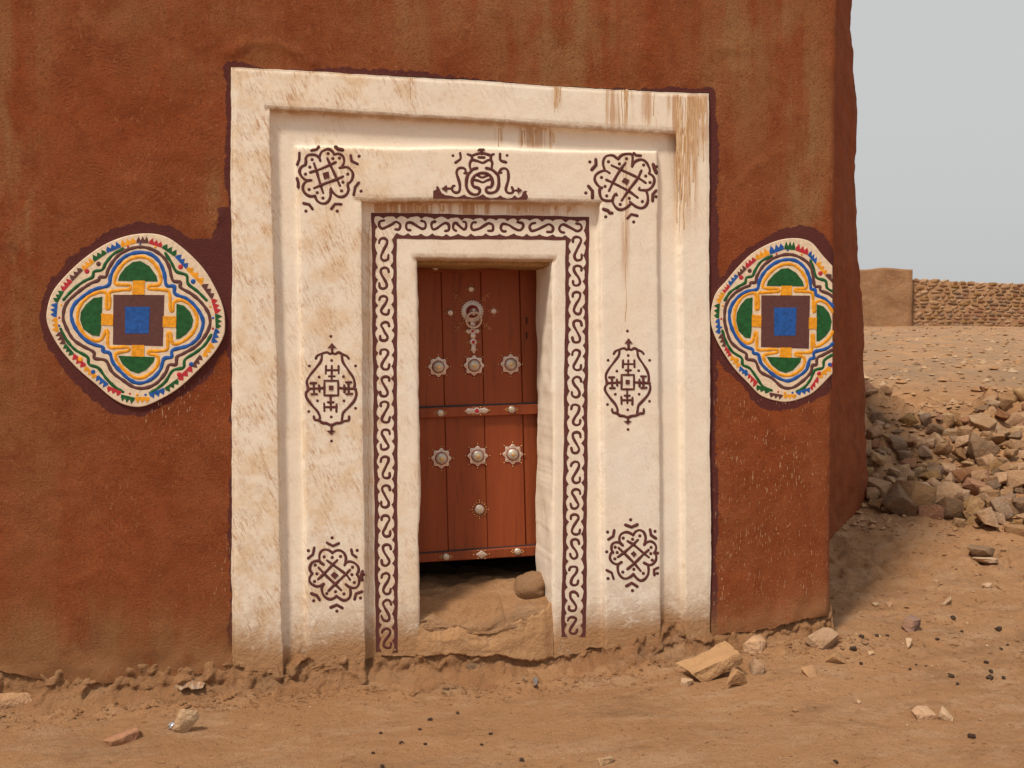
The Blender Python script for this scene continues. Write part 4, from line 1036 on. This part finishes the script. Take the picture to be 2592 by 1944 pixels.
def plaque(cx, cy, half, hh, dia=False):
    if dia: obj('diamond_plate', *disc_geo((cx, cy), 15.5, WR, .003, 24, star=lambda a: 1/(np.abs(np.cos(a))+np.abs(np.sin(a))*1.45)), SILVER, DOOR)
    else:
        obj('rail_plate', *join([disc_geo((cx+d, cy-d*.036), r, WR, .0026+.0002*i, 18) for i, (d, r) in enumerate(((0, hh*1.05), (-half*.42, hh*.78), (half*.42, hh*.78), (-half*.70, hh*.9), (half*.70, hh*.9), (-half*.92, hh*.45), (half*.92, hh*.45)))]), SILVER, DOOR)
        obj('red_stone', *disc_geo((cx, cy), hh*.62, WR, .0036, 16, .002), REDP, DOOR)
    pins([(cx-half-4, cy+1), (cx+half+4, cy-1), (cx-9, cy-hh-1), (cx+9, cy-hh-1), (cx-9, cy+hh+1), (cx+9, cy+hh+1), (cx, cy)], WR+.003, 1.6)
plaque(1207, 1040, 28, 8.6); plaque(1219, 1403.5, 16, 9, True); plaque(1195, 671, 22, 8)
def knocker():
    cx, cy = 1195.5, 788.4
    tooth = lambda a: .94+.06*np.cos(26*a)
    obj('knocker_plate', *disc_geo((cx, cy), 29.5, WD, .0024, 156, star=tooth), SILVER, DOOR)
    obj('knocker_dish', *disc_geo((cx, cy), 25, WD, .0042, 32), DOME, DOOR)
    obj('leather_ring', *disc_geo((cx, cy), 16.5, WD, .0050, 28), REDL, DOOR)
    obj('dome_stud', *disc_geo((cx+2, cy+1), 10, WD, .0054, 22, .020), DOME, DOOR)
    # ring hanging from a staple
    rc = P(np.array([1199.3]), np.array([810.]), WD+.034)[0]; R_, r_ = 19*5.2/2592, 2.9*5.2/2592
    A = np.arange(36)*2*math.pi/36; B = np.arange(8)*2*math.pi/8
    V = [(rc[0]+(R_+r_*math.cos(b))*math.cos(a), rc[1]-.012*math.sin(a)+r_*math.sin(b), rc[2]+(R_+r_*math.cos(b))*math.sin(a)) for a in A for b in B]
    F = [(i*8+j, i*8+(j+1) % 8, ((i+1) % 36)*8+(j+1) % 8, ((i+1) % 36)*8+j) for i in range(36) for j in range(8)]
    obj('knocker_ring', V, F, SILVER, DOOR)
    board([(1195.5, 780), (1203, 780), (1203, 797), (1195.5, 797)], WD+.043, .03, 'knocker_staple', DOME, DOOR, .003)
    k = .1447; q = lambda x, y: (1120+x*k, 690+y*k)
    obj('pendant_plate', *join([disc_geo(q(x, y), r*k, WD, .0024+.00018*i, 18) for i, (x, y, r) in enumerate(((530, 905, 46), (455, 1030, 42), (525, 1010, 44), (605, 1025, 42), (533, 1060, 42), (535, 1112, 48), (538, 1215, 60), (543, 1290, 40), (543, 1342, 47), (544, 1390, 22)))]), SILVER, DOOR)
    for x, y, r in ((527, 1027, 24), (538, 1215, 29)): obj('red_stone', *disc_geo(q(x, y), r*k, WD, .0046, 14, .002), REDP, DOOR)
    for (x, y) in ((503, 290), (137, 705), (897, 675)):
        obj('small_rosette', *disc_geo(q(x, y), 7.0, WD, .003, 20, .003), SILVER, DOOR)
        c = q(x, y); pins([(c[0]+a*dx+b*dy, c[1]+a*dy-b*dx) for dx, dy in ((1, 0), (-1, 0), (0, 1), (0, -1)) for a, b in ((9, -3), (9, 3), (13, 0))], WD, 1.35)
    pts = []
    for x0, y0, x1, y1 in ((195, 375, 350, 530), (815, 370, 680, 500), (215, 1015, 370, 860), (850, 990, 715, 890)):
        d = np.array([x1-x0, y1-y0], float); L = np.hypot(*d); d /= L; nn = np.array([-d[1], d[0]])
        for t in np.linspace(0, L, 6): pts.append(q(x0+d[0]*t, y0+d[1]*t))
        for t in (.25*L, .68*L):
            for s in (-1, 1): pts.append(q(x0+d[0]*t+nn[0]*s*26, y0+d[1]*t+nn[1]*s*26))
    for x, y in ((390, 1030), (668, 1020), (430, 1225), (460, 1205), (465, 1245), (650, 1210), (615, 1190), (615, 1230), (480, 1360), (612, 1342)): pts.append(q(x, y))
    pins(pts, WD, 1.5)
    for y in (812, 850): board([(1331.5, y-9), (1335, y-9), (1334.5, y+8), (1331.5, y+8)], WD-.006, .004, 'keyhole', GAP, DOOR, .0005)
knocker()

# ------------------------------------------------------------------ stones
def rock_mesh(name, seed, dims=(1, .8, .6), npts=20, rough=.05):
    rg = np.random.default_rng(seed)
    p = rg.normal(size=(npts, 3)); p /= np.linalg.norm(p, axis=1)[:, None]
    p = np.sign(p)*np.abs(p)**.55; p *= (1+rg.uniform(-.18, .12, (npts, 1)))
    bm = bmesh.new()
    for v in p: bm.verts.new(v)
    r = bmesh.ops.convex_hull(bm, input=bm.verts)
    bmesh.ops.delete(bm, geom=list(set([g for g in r['geom_interior'] if isinstance(g, bmesh.types.BMVert)])), context='VERTS')
    bmesh.ops.dissolve_limit(bm, angle_limit=R(16), verts=bm.verts, edges=bm.edges)
    bmesh.ops.bevel(bm, geom=list(bm.edges), offset=.055, segments=1, affect='EDGES', profile=.6)
    bmesh.ops.triangulate(bm, faces=bm.faces)
    bmesh.ops.subdivide_edges(bm, edges=[e for e in bm.edges if e.calc_length() > .55], cuts=1)
    bmesh.ops.triangulate(bm, faces=bm.faces)
    ph = rg.uniform(0, 20, 6)
    for v in bm.verts:
        c = v.co; d = math.sin(c.x*5+ph[0])*math.sin(c.y*6+ph[1])*math.sin(c.z*5+ph[2]) + .5*math.sin(c.x*13+ph[3])*math.sin(c.y*11+ph[4]+c.z*9)
        c *= 1+rough*d
    for v in bm.verts: v.co = Vector((v.co.x*dims[0], v.co.y*dims[1], v.co.z*dims[2]))
    me = bpy.data.meshes.new(name); bm.normal_update(); bm.to_mesh(me); bm.free()
    me.shade_smooth()
    try: me.set_sharp_from_angle(angle=R(28))
    except Exception: pass
    return me
PROTO = {}
for c, m in ROCKS.items():
    PROTO[c] = []
    for i in range(7):
        me = rock_mesh('rock', 100*len(PROTO)+i, (1, [.8, .68, .9][i % 3], [.72, .55, .82, .5][i % 4]), [11, 13, 16][i % 3], .035); me.materials.append(m); PROTO[c].append(me)
RG = np.random.default_rng(12)
def rock(name, col, loc, size, rot, label, cat='stone', group=None, mesh=None, stretch=(1, 1, 1)):
    o = bpy.data.objects.new(name, mesh or PROTO[col][int(RG.integers(7))]); COL.objects.link(o)
    o.location = loc; o.rotation_euler = rot; o.scale = tuple(size*s for s in stretch)
    return tag(o, label, cat, group)

# rubble heap on the bank behind the corner
SEG0 = np.array([UC, 0.]); 
def side_x(y): return UC + float(np.interp(y, [0, 1.25, 1.37, 2.2], [.03, .07, .75, 1.52])) + .05
cands = []
while len(cands) < 5200:
    d = RG.uniform(6.75, 10.4); l = RG.uniform(1.7, 4.9)
    x = d*math.sin(YAW)+l*math.cos(YAW); y = -4.7+d*math.cos(YAW)-l*math.sin(YAW)
    u = 1296+2592*l/d
    if x < side_x(y)+.06 or y < .9 or u > 2690: continue
    if l > 3.9+.25*(d-7): 
        if RG.random() < .2: continue
    edge = 6.85+.35*math.sin(l*3.1)+.1*l
    if d < edge: continue
    # the upper left of the bank is bare caked earth
    n_ = float(vnoise(x*2.1, y*2.1, 66)) + .5*float(vnoise(x*5, y*5, 67))
    if u < 2400+60*n_ and d > 8.35+.5*n_ and n_ < .16: continue
    if d > 9.7+.3*n_ and n_ < .25: continue
    if u < 2150 and d < 7.1: continue
    cands.append((x, y, d, u))
placed = []
ADJ = {'tan': 'tan angular', 'grey': 'grey brown rounded', 'ochre': 'yellowish angular', 'red': 'dusty reddish', 'pale': 'pale broken'}
def heap_label(col, s, d, u):
    big = 'large ' if s > .125 else ('small ' if s < .085 else '')
    row = 'at the foot' if d < 7.5 else ('low' if d < 8.1 else ('in the middle' if d < 8.8 else ('high' if d < 9.5 else 'at the top')))
    row = row+(' of' if row.startswith(('at', 'in the')) else ' in')+' the heap'
    col_ = 'near the wall' if u < 2300 else ('left of centre' if u < 2430 else ('right of centre' if u < 2540 else 'at the picture edge'))
    return f'{big}{ADJ[col]} rubble stone {row}, {col_}'
for x, y, d, u in cands:
    s = float(np.clip(RG.lognormal(math.log(.086), .34), .045, .16))
    if any((x-a)**2+(y-b)**2 < ((s+t)*.60)**2 for a, b, t in placed): continue
    if len(placed) >= 290: break
    placed.append((x, y, s))
    col = ['tan', 'grey', 'ochre', 'red', 'pale'][int(RG.choice(5, p=[.40, .20, .18, .14, .08]))]
    z = float(ground_z(x, y)) + s*RG.uniform(.12, .5) + .05*float(RG.random())*(7.2 < d < 8.6)
    rock('rubble_stone', col, (x, y, z), s, (RG.uniform(-.5, .5), RG.uniform(-.5, .5), RG.uniform(0, 6.3)), heap_label(col, s, d, u), 'stone', 'stones of the rubble heap', None, (1, 1, RG.uniform(.8, 1.25)))

def at_ground(name, col, sx, sy, wpx, hpx, rot, label, cat='stone', depth=.8, sink=.25, seed=None, group=None, mesh=None, npts=16):
    p = G(sx, sy); dist = float((p-CAM)@FWD); k = dist/2592
    w, hh = wpx*k/2, hpx*k/2
    me = mesh or rock_mesh('stone', seed or int(sx+sy*3), (w*1.05, w*depth, hh*1.15), npts, .04)
    if not me.materials: me.materials.append(ROCKS[col] if col in ROCKS else col)
    o = bpy.data.objects.new(name, me); COL.objects.link(o)
    o.location = (p[0], p[1]+w*depth*.4, p[2]+hh*(1-2*sink)); o.rotation_euler = rot
    return tag(o, label, cat, group)
q5 = lambda x, y: (1700+x*.4033, 1400+y*.4033); q7 = lambda x, y: (x*.4069, 1500+y*.4069); q4 = lambda x, y: (900+x*.4069, 1500+y*.4069)

def slab(name, label, p8, m):
    """block from its four front-face and four back-face corners, edges chipped"""
    bm = bmesh.new(); vs_ = [bm.verts.new(p) for p in p8]
    for f in ((0, 1, 2, 3), (7, 6, 5, 4), (0, 4, 5, 1), (1, 5, 6, 2), (2, 6, 7, 3), (3, 7, 4, 0)): bm.faces.new([vs_[i] for i in f])
    bmesh.ops.recalc_face_normals(bm, faces=bm.faces)
    bmesh.ops.subdivide_edges(bm, edges=bm.edges, cuts=5, use_grid_fill=True)
    bm.normal_update()
    for v in bm.verts:
        c = v.co; n = float(fbm(np.array([c.x*22+c.y*13]), np.array([c.z*25+c.y*17]), 71, 3)[0]); v.co += v.normal*n*.016
    bmesh.ops.triangulate(bm, faces=bm.faces)
    me = bpy.data.meshes.new(name); bm.to_mesh(me); bm.free(); me.materials.append(m); me.shade_smooth()
    try: me.set_sharp_from_angle(angle=R(30))
    except Exception: pass
    o = bpy.data.objects.new(name, me); COL.objects.link(o); return tag(o, label, 'stone')
def big_slab():
    b0 = G(1775, 1727)
    w = -float(b0[1])                      # plane of the front edge
    c4 = [q5(200, 818), q5(452, 692), q5(428, 622), q5(122, 762)]
    fp = P(np.array([c[0] for c in c4]), np.array([c[1] for c in c4]), w)     # narrow front face
    bp_ = fp + np.array([-.015, .13, .012])
    slab('stone_slab', 'large reddish tan slab leaning on a smaller stone below the wall', list(fp)+list(bp_), M_stone('slab_stone', (.42, .225, .115), (.38, .215, .095)))
big_slab()
at_ground('stone', 'tan', *q5(390, 830), 84, 48, (.1, .2, .3), 'triangular brown stone tucked under the leaning slab', depth=.7, sink=.15, npts=9)
at_ground('stone', 'pale', *q5(95, 832), 34, 20, (0, 0, .2), 'small pale stone at the left end of the leaning slab', sink=.2)
at_ground('stone', 'tan', *q5(540, 610), 62, 44, (.2, .1, .5), 'tan stone half buried under the wall right of the leaning slab', sink=.3)
at_ground('stone', 'grey', *q5(560, 745), 70, 50, (0, .2, .9), 'dusty half buried stone just right of the leaning slab', sink=.42)
at_ground('stone', M_stone('pale_grey_stone', (.36, .235, .145), (.30, .18, .105)), *q5(950, 590), 88, 60, (.5, -.3, .3), 'pale grey flat foundation stone at the foot of the house corner', depth=.6, sink=.3)
at_ground('stone', M_stone('pinkish_stone', (.42, .25, .17), (.34, .19, .12)), *q5(900, 470), 46, 36, (0, .2, .5), 'small pinkish stone set in the base of the house corner', sink=.1)
at_ground('stone', 'tan', *q5(1040, 690), 60, 30, (0, .12, .2), 'flat tan stone in the dirt below the house corner', sink=.3)
at_ground('stone', 'tan', *q5(880, 770), 50, 34, (0, 0, .4), 'buried earth coloured stone in front of the house corner', sink=.4)
at_ground('stone', 'pale', *q5(1730, 325), 44, 38, (.7, .1, .6), 'pale angular chip standing alone on the dirt right of the house', depth=.5, sink=.15, npts=9)
at_ground('stone', M_stone('dark_topped_stone', (.24, .12, .075), (.16, .09, .075)), *q5(1530, 485), 60, 36, (.05, -.05, .3), 'dark topped rounded stone on the dirt right of the house corner', sink=.15)
at_ground('stone', 'pale', *q5(1490, 585), 34, 26, (.3, 0, .7), 'small pinkish flat chip below the dark topped stone', depth=.6, sink=.2)
at_ground('stone', 'pale', *q5(1255, 640), 17, 13, (0, 0, 0), 'tiny pale chip among the dark droppings near the corner', sink=.2)
at_ground('stone', 'pale', *q5(1735, 1040), 48, 32, (.1, .1, .9), 'pale pinkish stone in the dirt at the lower right', sink=.25)
at_ground('stone', 'tan', *q5(1590, 1035), 68, 34, (0, 0, .1), 'buried tan stone beside the pale pinkish one at the lower right', sink=.42)
at_ground('stone', 'pale', *q5(1282, 335), 19, 12, (0, 0, .4), 'small flat pale chip in the corner shadow, left of a pair', sink=.2)
at_ground('stone', 'pale', *q5(1370, 335), 19, 12, (0, 0, 1.4), 'small flat pale chip in the corner shadow, right of a pair', sink=.2)
at_ground('stone', 'pale', *q5(1985, 214), 26, 12, (0, 0, .4), 'flat pale chip on the dirt below the white slab, left of a pair', sink=.2)
at_ground('stone', 'pale', *q5(2065, 222), 22, 12, (0, 0, 1.1), 'flat pale chip on the dirt below the white slab, right of a pair', sink=.2)
at_ground('stone', 'pale', *q5(1990, 66), 62, 18, (0, .12, .2), 'long whitish slab under a grey stone at the foot of the rubble', sink=.1)
at_ground('stone', 'grey', *q5(1960, 34), 74, 28, (0, .15, .1), 'flat grey stone lying on the whitish slab', sink=-.1)
at_ground('stone', 'pale', *q5(1178, 945), 13, 9, (0, 0, .4), 'tiny white pebble on the open sand right of centre', sink=.1)
at_ground('stone', 'tan', *q5(780, 997), 18, 8, (0, 0, .4), 'thin tan flake on the sand below the leaning slab', sink=.2)
at_ground('stone', 'pale', *q4(1565, 1065), 50, 17, (0, .1, .2), 'flat pale flake on the sand at the bottom edge', sink=.25)
at_ground('stone', 'pale', *q4(1055, 556), 15, 14, (0, 0, .2), 'small pale stone on the sand under the doorway', sink=.15)
at_ground('stone', M_stone('white_shard', (.56, .40, .25), (.42, .27, .15)), *q7(1160, 870), 50, 76, (.12, .30, .35), 'pale upright shard of stone standing in the dirt at the left', depth=.55, sink=.12, npts=11)
at_ground('stone', 'red', *q7(750, 925), 96, 50, (.1, .04, .3), 'flat reddish stone in the dirt at the lower left', depth=.9, sink=.3)
at_ground('stone', 'tan', *q7(40, 740), 190, 60, (0, .02, .1), 'broad half buried block under the wall at the far left', depth=.4, sink=.3)
at_ground('stone', 'grey', *q7(470, 600), 36, 22, (0, .02, .1), 'small stone set in the mud foot of the wall at the left', sink=.1)
# things seen in the eroded foot of the wall
def lump_mesh():
    bm = bmesh.new(); bmesh.ops.create_icosphere(bm, subdivisions=4, radius=1)
    for v in bm.verts:
        c = v.co.copy(); n = float(fbm(np.array([c.x*1.8+c.y]), np.array([c.z*1.8-c.y]), 91, 4)[0]); v.co = c*(1+.22*n)
    me = bpy.data.meshes.new('lump'); bm.to_mesh(me); bm.free(); me.shade_smooth(); return me
rock('stone', 'grey', tuple(P(np.array(1205.), np.array(1690.), -.050)), .052, (.2, .1, .2), 'smooth grey stone embedded in the mud under the threshold', mesh=PROTO['grey'][0], stretch=(1.15, .6, .75))
p = P(np.array(1336.), np.array(1474.), -.21); rock('stone', 'tan', tuple(p-np.array([-.030, -.035, .030])), .074, (.1, .1, .4), 'round mud covered stone inside the doorway at the right jamb', mesh=lump_mesh(), stretch=(1.25, 1, 1))
bpy.data.objects[-1] if False else None
for o in [o for o in COL.objects if o.get('label', '').startswith('round mud covered')]:
    o.data.materials.append(M_earth('caked_mud', c1=(.60, .35, .19), c2=(.55, .31, .165), c3=(.62, .39, .23), amp=.8))
def strip(name, label, cat, pts, wd, m):
    """thin crumpled scrap lying on the ground"""
    V = []
    for i, (sx, sy) in enumerate(pts):
        g = G(sx, sy); e = .012*math.sin(i*2.1)+.010
        V += [(g[0]-wd/2, g[1]+.01*math.sin(i), g[2]+e), (g[0]+wd/2, g[1]-.008*math.cos(i*1.3), g[2]+e+.008)]
    n = len(pts); V2 = [(x, y, z-.003) for x, y, z in V]; F = [(2*i, 2*i+1, 2*i+3, 2*i+2) for i in range(n-1)]
    F += [tuple(j+2*n for j in f[::-1]) for f in F]
    tag(obj(name, V+V2, F, m), label, cat)
strip('plastic_strip', 'curled grey strip of plastic on the sand below the doorway', 'scrap', [q4(1110, 545), q4(1120, 565), q4(1124, 582), q4(1118, 598)], .016, WEATH)
def cloth():
    V = []; n = 9
    for j in range(4):
        for i in range(n):
            q = P(np.array(452+i*9.-3*j), np.array(1722+j*3.2+1.5*math.sin(i*1.3)), .012)
            V.append((q[0], q[1]-.012*math.sin(i*1.9+j)-.02*j, q[2]+.005*math.sin(i*2.3)))
    s = Mat('striped_cloth', .9); st = s.ramp(s.math('SINE', s.math('MULTIPLY', s.n('SeparateXYZ', {0: s.tc}).outputs[0], 140.)), .2, .6)
    s.color(s.mix(s.ramp(s.noise(60, 4, .7), .42, .58), s.mix(s.math('MULTIPLY', st, .7), (.40, .31, .23), (.13, .11, .12)), (.30, .16, .08)))
    tag(obj('cloth_scrap', V, grid_faces(4, n), s.m), 'faded striped cloth scrap stuck in the mud foot of the wall', 'cloth')
cloth()
def foil():
    g = G(*q7(1070, 850)); bm = bmesh.new(); bmesh.ops.create_icosphere(bm, subdivisions=2, radius=.017)
    for v in bm.verts: v.co *= 1+.35*math.sin(v.co.x*400)*math.cos(v.co.z*330+v.co.y*200)
    me = bpy.data.meshes.new('foil_scrap'); bm.to_mesh(me); bm.free(); me.materials.append(M_metal('foil', (.7, .7, .72), .9, .25))
    o = bpy.data.objects.new('foil_scrap', me); COL.objects.link(o); o.location = (g[0], g[1], g[2]+.012); tag(o, 'crumpled shiny foil beside the pale upright shard', 'scrap')
foil()
# dry droppings
dm = []
for i in range(4): 
    me = rock_mesh('dropping', 900+i, (1, .75, .65), 34, .05); me.materials.append(DUNG); dm.append(me)
DR = [(*q5(x, y), r*.4033) for x, y, r in ((1190,530,18),(1290,525,16),(1355,522,13),(1140,610,26),(1190,698,15),(1765,412,20),(1668,545,14),(1820,495,11),(2065,608,14),(2050,485,24),(2005,748,17),(1995,792,26),(1755,780,20),(1795,826,14),(1885,1160,28),(1495,733,12),(1595,712,9),(2110,580,11),(1030,1318,20),(1535,705,10),(1740,762,9),(2085,790,16),(1975,690,16))] + \
     [(*q4(x, y), r*.4069) for x, y, r in ((635,755,13),(465,795,17),(400,855,12),(155,878,13),(285,940,16),(433,946,13),(785,950,12),(840,884,15),(110,1002,13),(1035,1048,18),(165,1086,18))]
for sx, sy, r in DR:
    g = G(sx, sy); k = float((g-CAM)@FWD)/2592; s = r*k
    left = sx < 1500
    rock('dropping', None, (g[0], g[1], g[2]+s*.4), s*.95, (RG.uniform(-.3, .3), RG.uniform(-.3, .3), RG.uniform(0, 6)),
         'dark dry dropping on the sand in front of the doorway' if left else 'dark dry dropping on the dirt right of the doorway', 'dropping',
         'dark droppings in front of the doorway' if left else 'dark droppings right of the doorway', dm[int(RG.integers(4))])

# gravel and clods nobody could count
def scatter(name, n, region, smin, smax, m, seed, keep=lambda x, y: True):
    rg = np.random.default_rng(seed); V, F = [], []; o = 0
    base = np.array([(1, 0, 0), (-.8, .7, 0), (-.6, -.9, 0), (.2, .1, .8), (.1, 0, -.5), (.3, -.9, .1), (.4, .8, .15)])
    fs = [(3, 0, 6), (3, 6, 1), (3, 1, 2), (3, 2, 5), (3, 5, 0), (4, 6, 0), (4, 1, 6), (4, 2, 1), (4, 5, 2), (4, 0, 5)]
    c = 0
    while c < n:
        x, y = region(rg)
        if not keep(x, y): continue
        s = float(np.clip(rg.lognormal(math.log(smin*1.6), .5), smin, smax)); a = rg.uniform(0, 6.3); ca, sa = math.cos(a), math.sin(a)
        b = base*(1+rg.uniform(-.3, .3, base.shape))*s*np.array([1, rg.uniform(.6, 1), rg.uniform(.5, 1)])
        z = float(ground_z(x, y))
        for v in b: V.append((x+v[0]*ca-v[1]*sa, y+v[0]*sa+v[1]*ca, z+v[2]+s*.12))
        F += [tuple(i+o for i in f) for f in fs]; o += len(base); c += 1
    return tag(obj(name, V, F, m, None, False), kind='stuff')
out = lambda x, y: not (-4.1 < x < side_x(max(y, 0))+.0 and y > -.03 and y < 6.3)
def reg_front(rg): return rg.uniform(-1.6, 3.6), -rg.uniform(0.03, 1)**1.0*1.9
def reg_foot(rg): return rg.uniform(-1.6, 2.9), -.06-abs(rg.normal(0, .11))
def reg_right(rg):
    d = rg.uniform(4.6, 8.5); l = rg.uniform(1.6, 4.4); return d*math.sin(YAW)+l*math.cos(YAW), -4.7+d*math.cos(YAW)-l*math.sin(YAW)
def reg_far(rg):
    d = 9+27*rg.random()**1.5; l = d*rg.uniform(.30, .56); return d*math.sin(YAW)+l*math.cos(YAW), -4.7+d*math.cos(YAW)-l*math.sin(YAW)
scatter('gravel', 1500, reg_front, .003, .009, EARTH, 1, out)
scatter('dark_grit', 500, reg_front, .0022, .005, ROCKS['grey'], 11, out)
scatter('dark_grit', 500, reg_right, .003, .009, ROCKS['grey'], 12, out)
def reg_heap(rg):
    d = rg.uniform(6.9, 10.2); l = rg.uniform(1.7, 4.7); return d*math.sin(YAW)+l*math.cos(YAW), -4.7+d*math.cos(YAW)-l*math.sin(YAW)
scatter('rubble_fines', 1500, reg_heap, .012, .04, ROCKS['tan'], 14, out)
scatter('earth_crumbs', 1500, reg_front, .004, .012, EARTH, 15, out)
scatter('earth_crumbs', 1500, reg_foot, .004, .02, MUD, 2, out)
scatter('gravel', 1600, reg_right, .005, .022, EARTH, 3, out)
scatter('pale_gravel', 260, reg_right, .004, .014, ROCKS['pale'], 4, out)
scatter('pale_gravel', 70, reg_front, .002, .005, ROCKS['pale'], 5, out)
scatter('loose_stones', 520, reg_far, .02, .08, ROCKS['tan'], 6, out)
scatter('loose_stones', 260, reg_far, .02, .09, ROCKS['grey'], 7, out)
scatter('pale_gravel', 260, reg_far, .025, .10, ROCKS['pale'], 8, out)

# ------------------------------------------------------------------ field wall far behind
def at_d(d, sx): 
    l = (sx-1296)/2592*d; return d*math.sin(YAW)+l*math.cos(YAW), -4.7+d*math.cos(YAW)-l*math.sin(YAW)
D0 = 36.
def zpx(sy, d): return 1.5-(sy-852)*d/2592
FW = tag(empty('field_wall', (*at_d(D0, 2300), zpx(826, D0))), 'distant boundary wall of coursed stones with a mud plastered block at its left end', 'wall')
o0 = np.array([*at_d(D0, 2300), zpx(826, D0)])
def local(p): return np.asarray(p)-o0
def block():
    nu, nv = 40, 30; V = []; F = []
    x0, x1 = 1900, 2306
    us = np.linspace(0, 1, nu); vsx = np.linspace(0, 1, nv)
    def pt(u, v, dd):
        sx = x0+(x1-x0)*u; x, y = at_d(D0+dd, sx); zt = zpx(683, D0); zb = zpx(830, D0)-.3
        return np.array([x, y, zb+(zt-zb)*v])
    G1 = []
    for v in vsx:
        row = [pt(u, v, -.30) + np.array([0, -1, .0])*.05*float(fbm(np.array([u*9]), np.array([v*5]), 611, 3)[0]) + np.array([0, 0, .05*float(fbm(np.array([u*6]), np.array([0.]), 613, 2)[0])*(v > .9)]) for u in us]
        row.append(pt(1., v, .25)); G1.append(row)
    top = [pt(u, 1, .25) for u in us]+[pt(1, 1, .25)]; G1.append([p+np.array([0, 0, -.01]) for p in top]); G1.append([p+np.array([0, 0, -2.2]) for p in top])
    A = local(np.array(G1)); obj('mud_block', A.reshape(-1, 3), grid_faces(*A.shape[:2]), MUDW, FW)
block()
def core():
    V = []
    sxs = np.linspace(2300, 2680, 40)
    for dd, top in ((-.035, 0), (-.035, 1), (.35, 1), (.35, 0)):
        row = []
        for i, sx in enumerate(sxs):
            x, y = at_d(D0+dd, sx); zt = zpx(np.interp(sx, [2306, 2360, 2430, 2592, 2680], [706, 708, 713, 718, 718]), D0)
            row.append((x, y, zt-.03 if top else zpx(830, D0)-.4))
        V.append(row)
    A = local(np.array(V)); obj('wall_core', A.reshape(-1, 3), grid_faces(4, 40), MUDW, FW)
core()
rg = np.random.default_rng(44); nst = 0
wm = []
for c in ('tan', 'ochre', 'tan', 'red', 'grey', 'pale'):
    for i in range(2): 
        me = rock_mesh('wall_stone', 700+len(wm), (1, .7, 1), 16, .05); me.materials.append(ROCKS[c]); wm.append(me)
rows = 13
for r in range(rows):
    sx = 2307.+rg.uniform(0, 6)
    while sx < 2640 and nst < 298:
        wpx = rg.uniform(11, 30); topy = np.interp(sx, [2306, 2360, 2430, 2592, 2680], [706, 708, 713, 718, 718]); hpx = (828-topy)/rows
        cy = topy+hpx*(r+.5)+rg.uniform(-1, 1); hh = hpx*rg.uniform(.7, 1.05)
        x, y = at_d(D0-.02, sx+wpx/2); k = D0/2592
        o = bpy.data.objects.new('stone', wm[int(rg.integers(len(wm)))]); COL.objects.link(o); o.parent = FW
        o.location = tuple(local((x, y, zpx(cy, D0)))); o.scale = (wpx*.50*k, .085, hh*.56*k); o.rotation_euler = (0, rg.uniform(-.12, .12), -YAW+rg.uniform(-.15, .15))
        nst += 1; sx += wpx+rg.uniform(.2, 3)
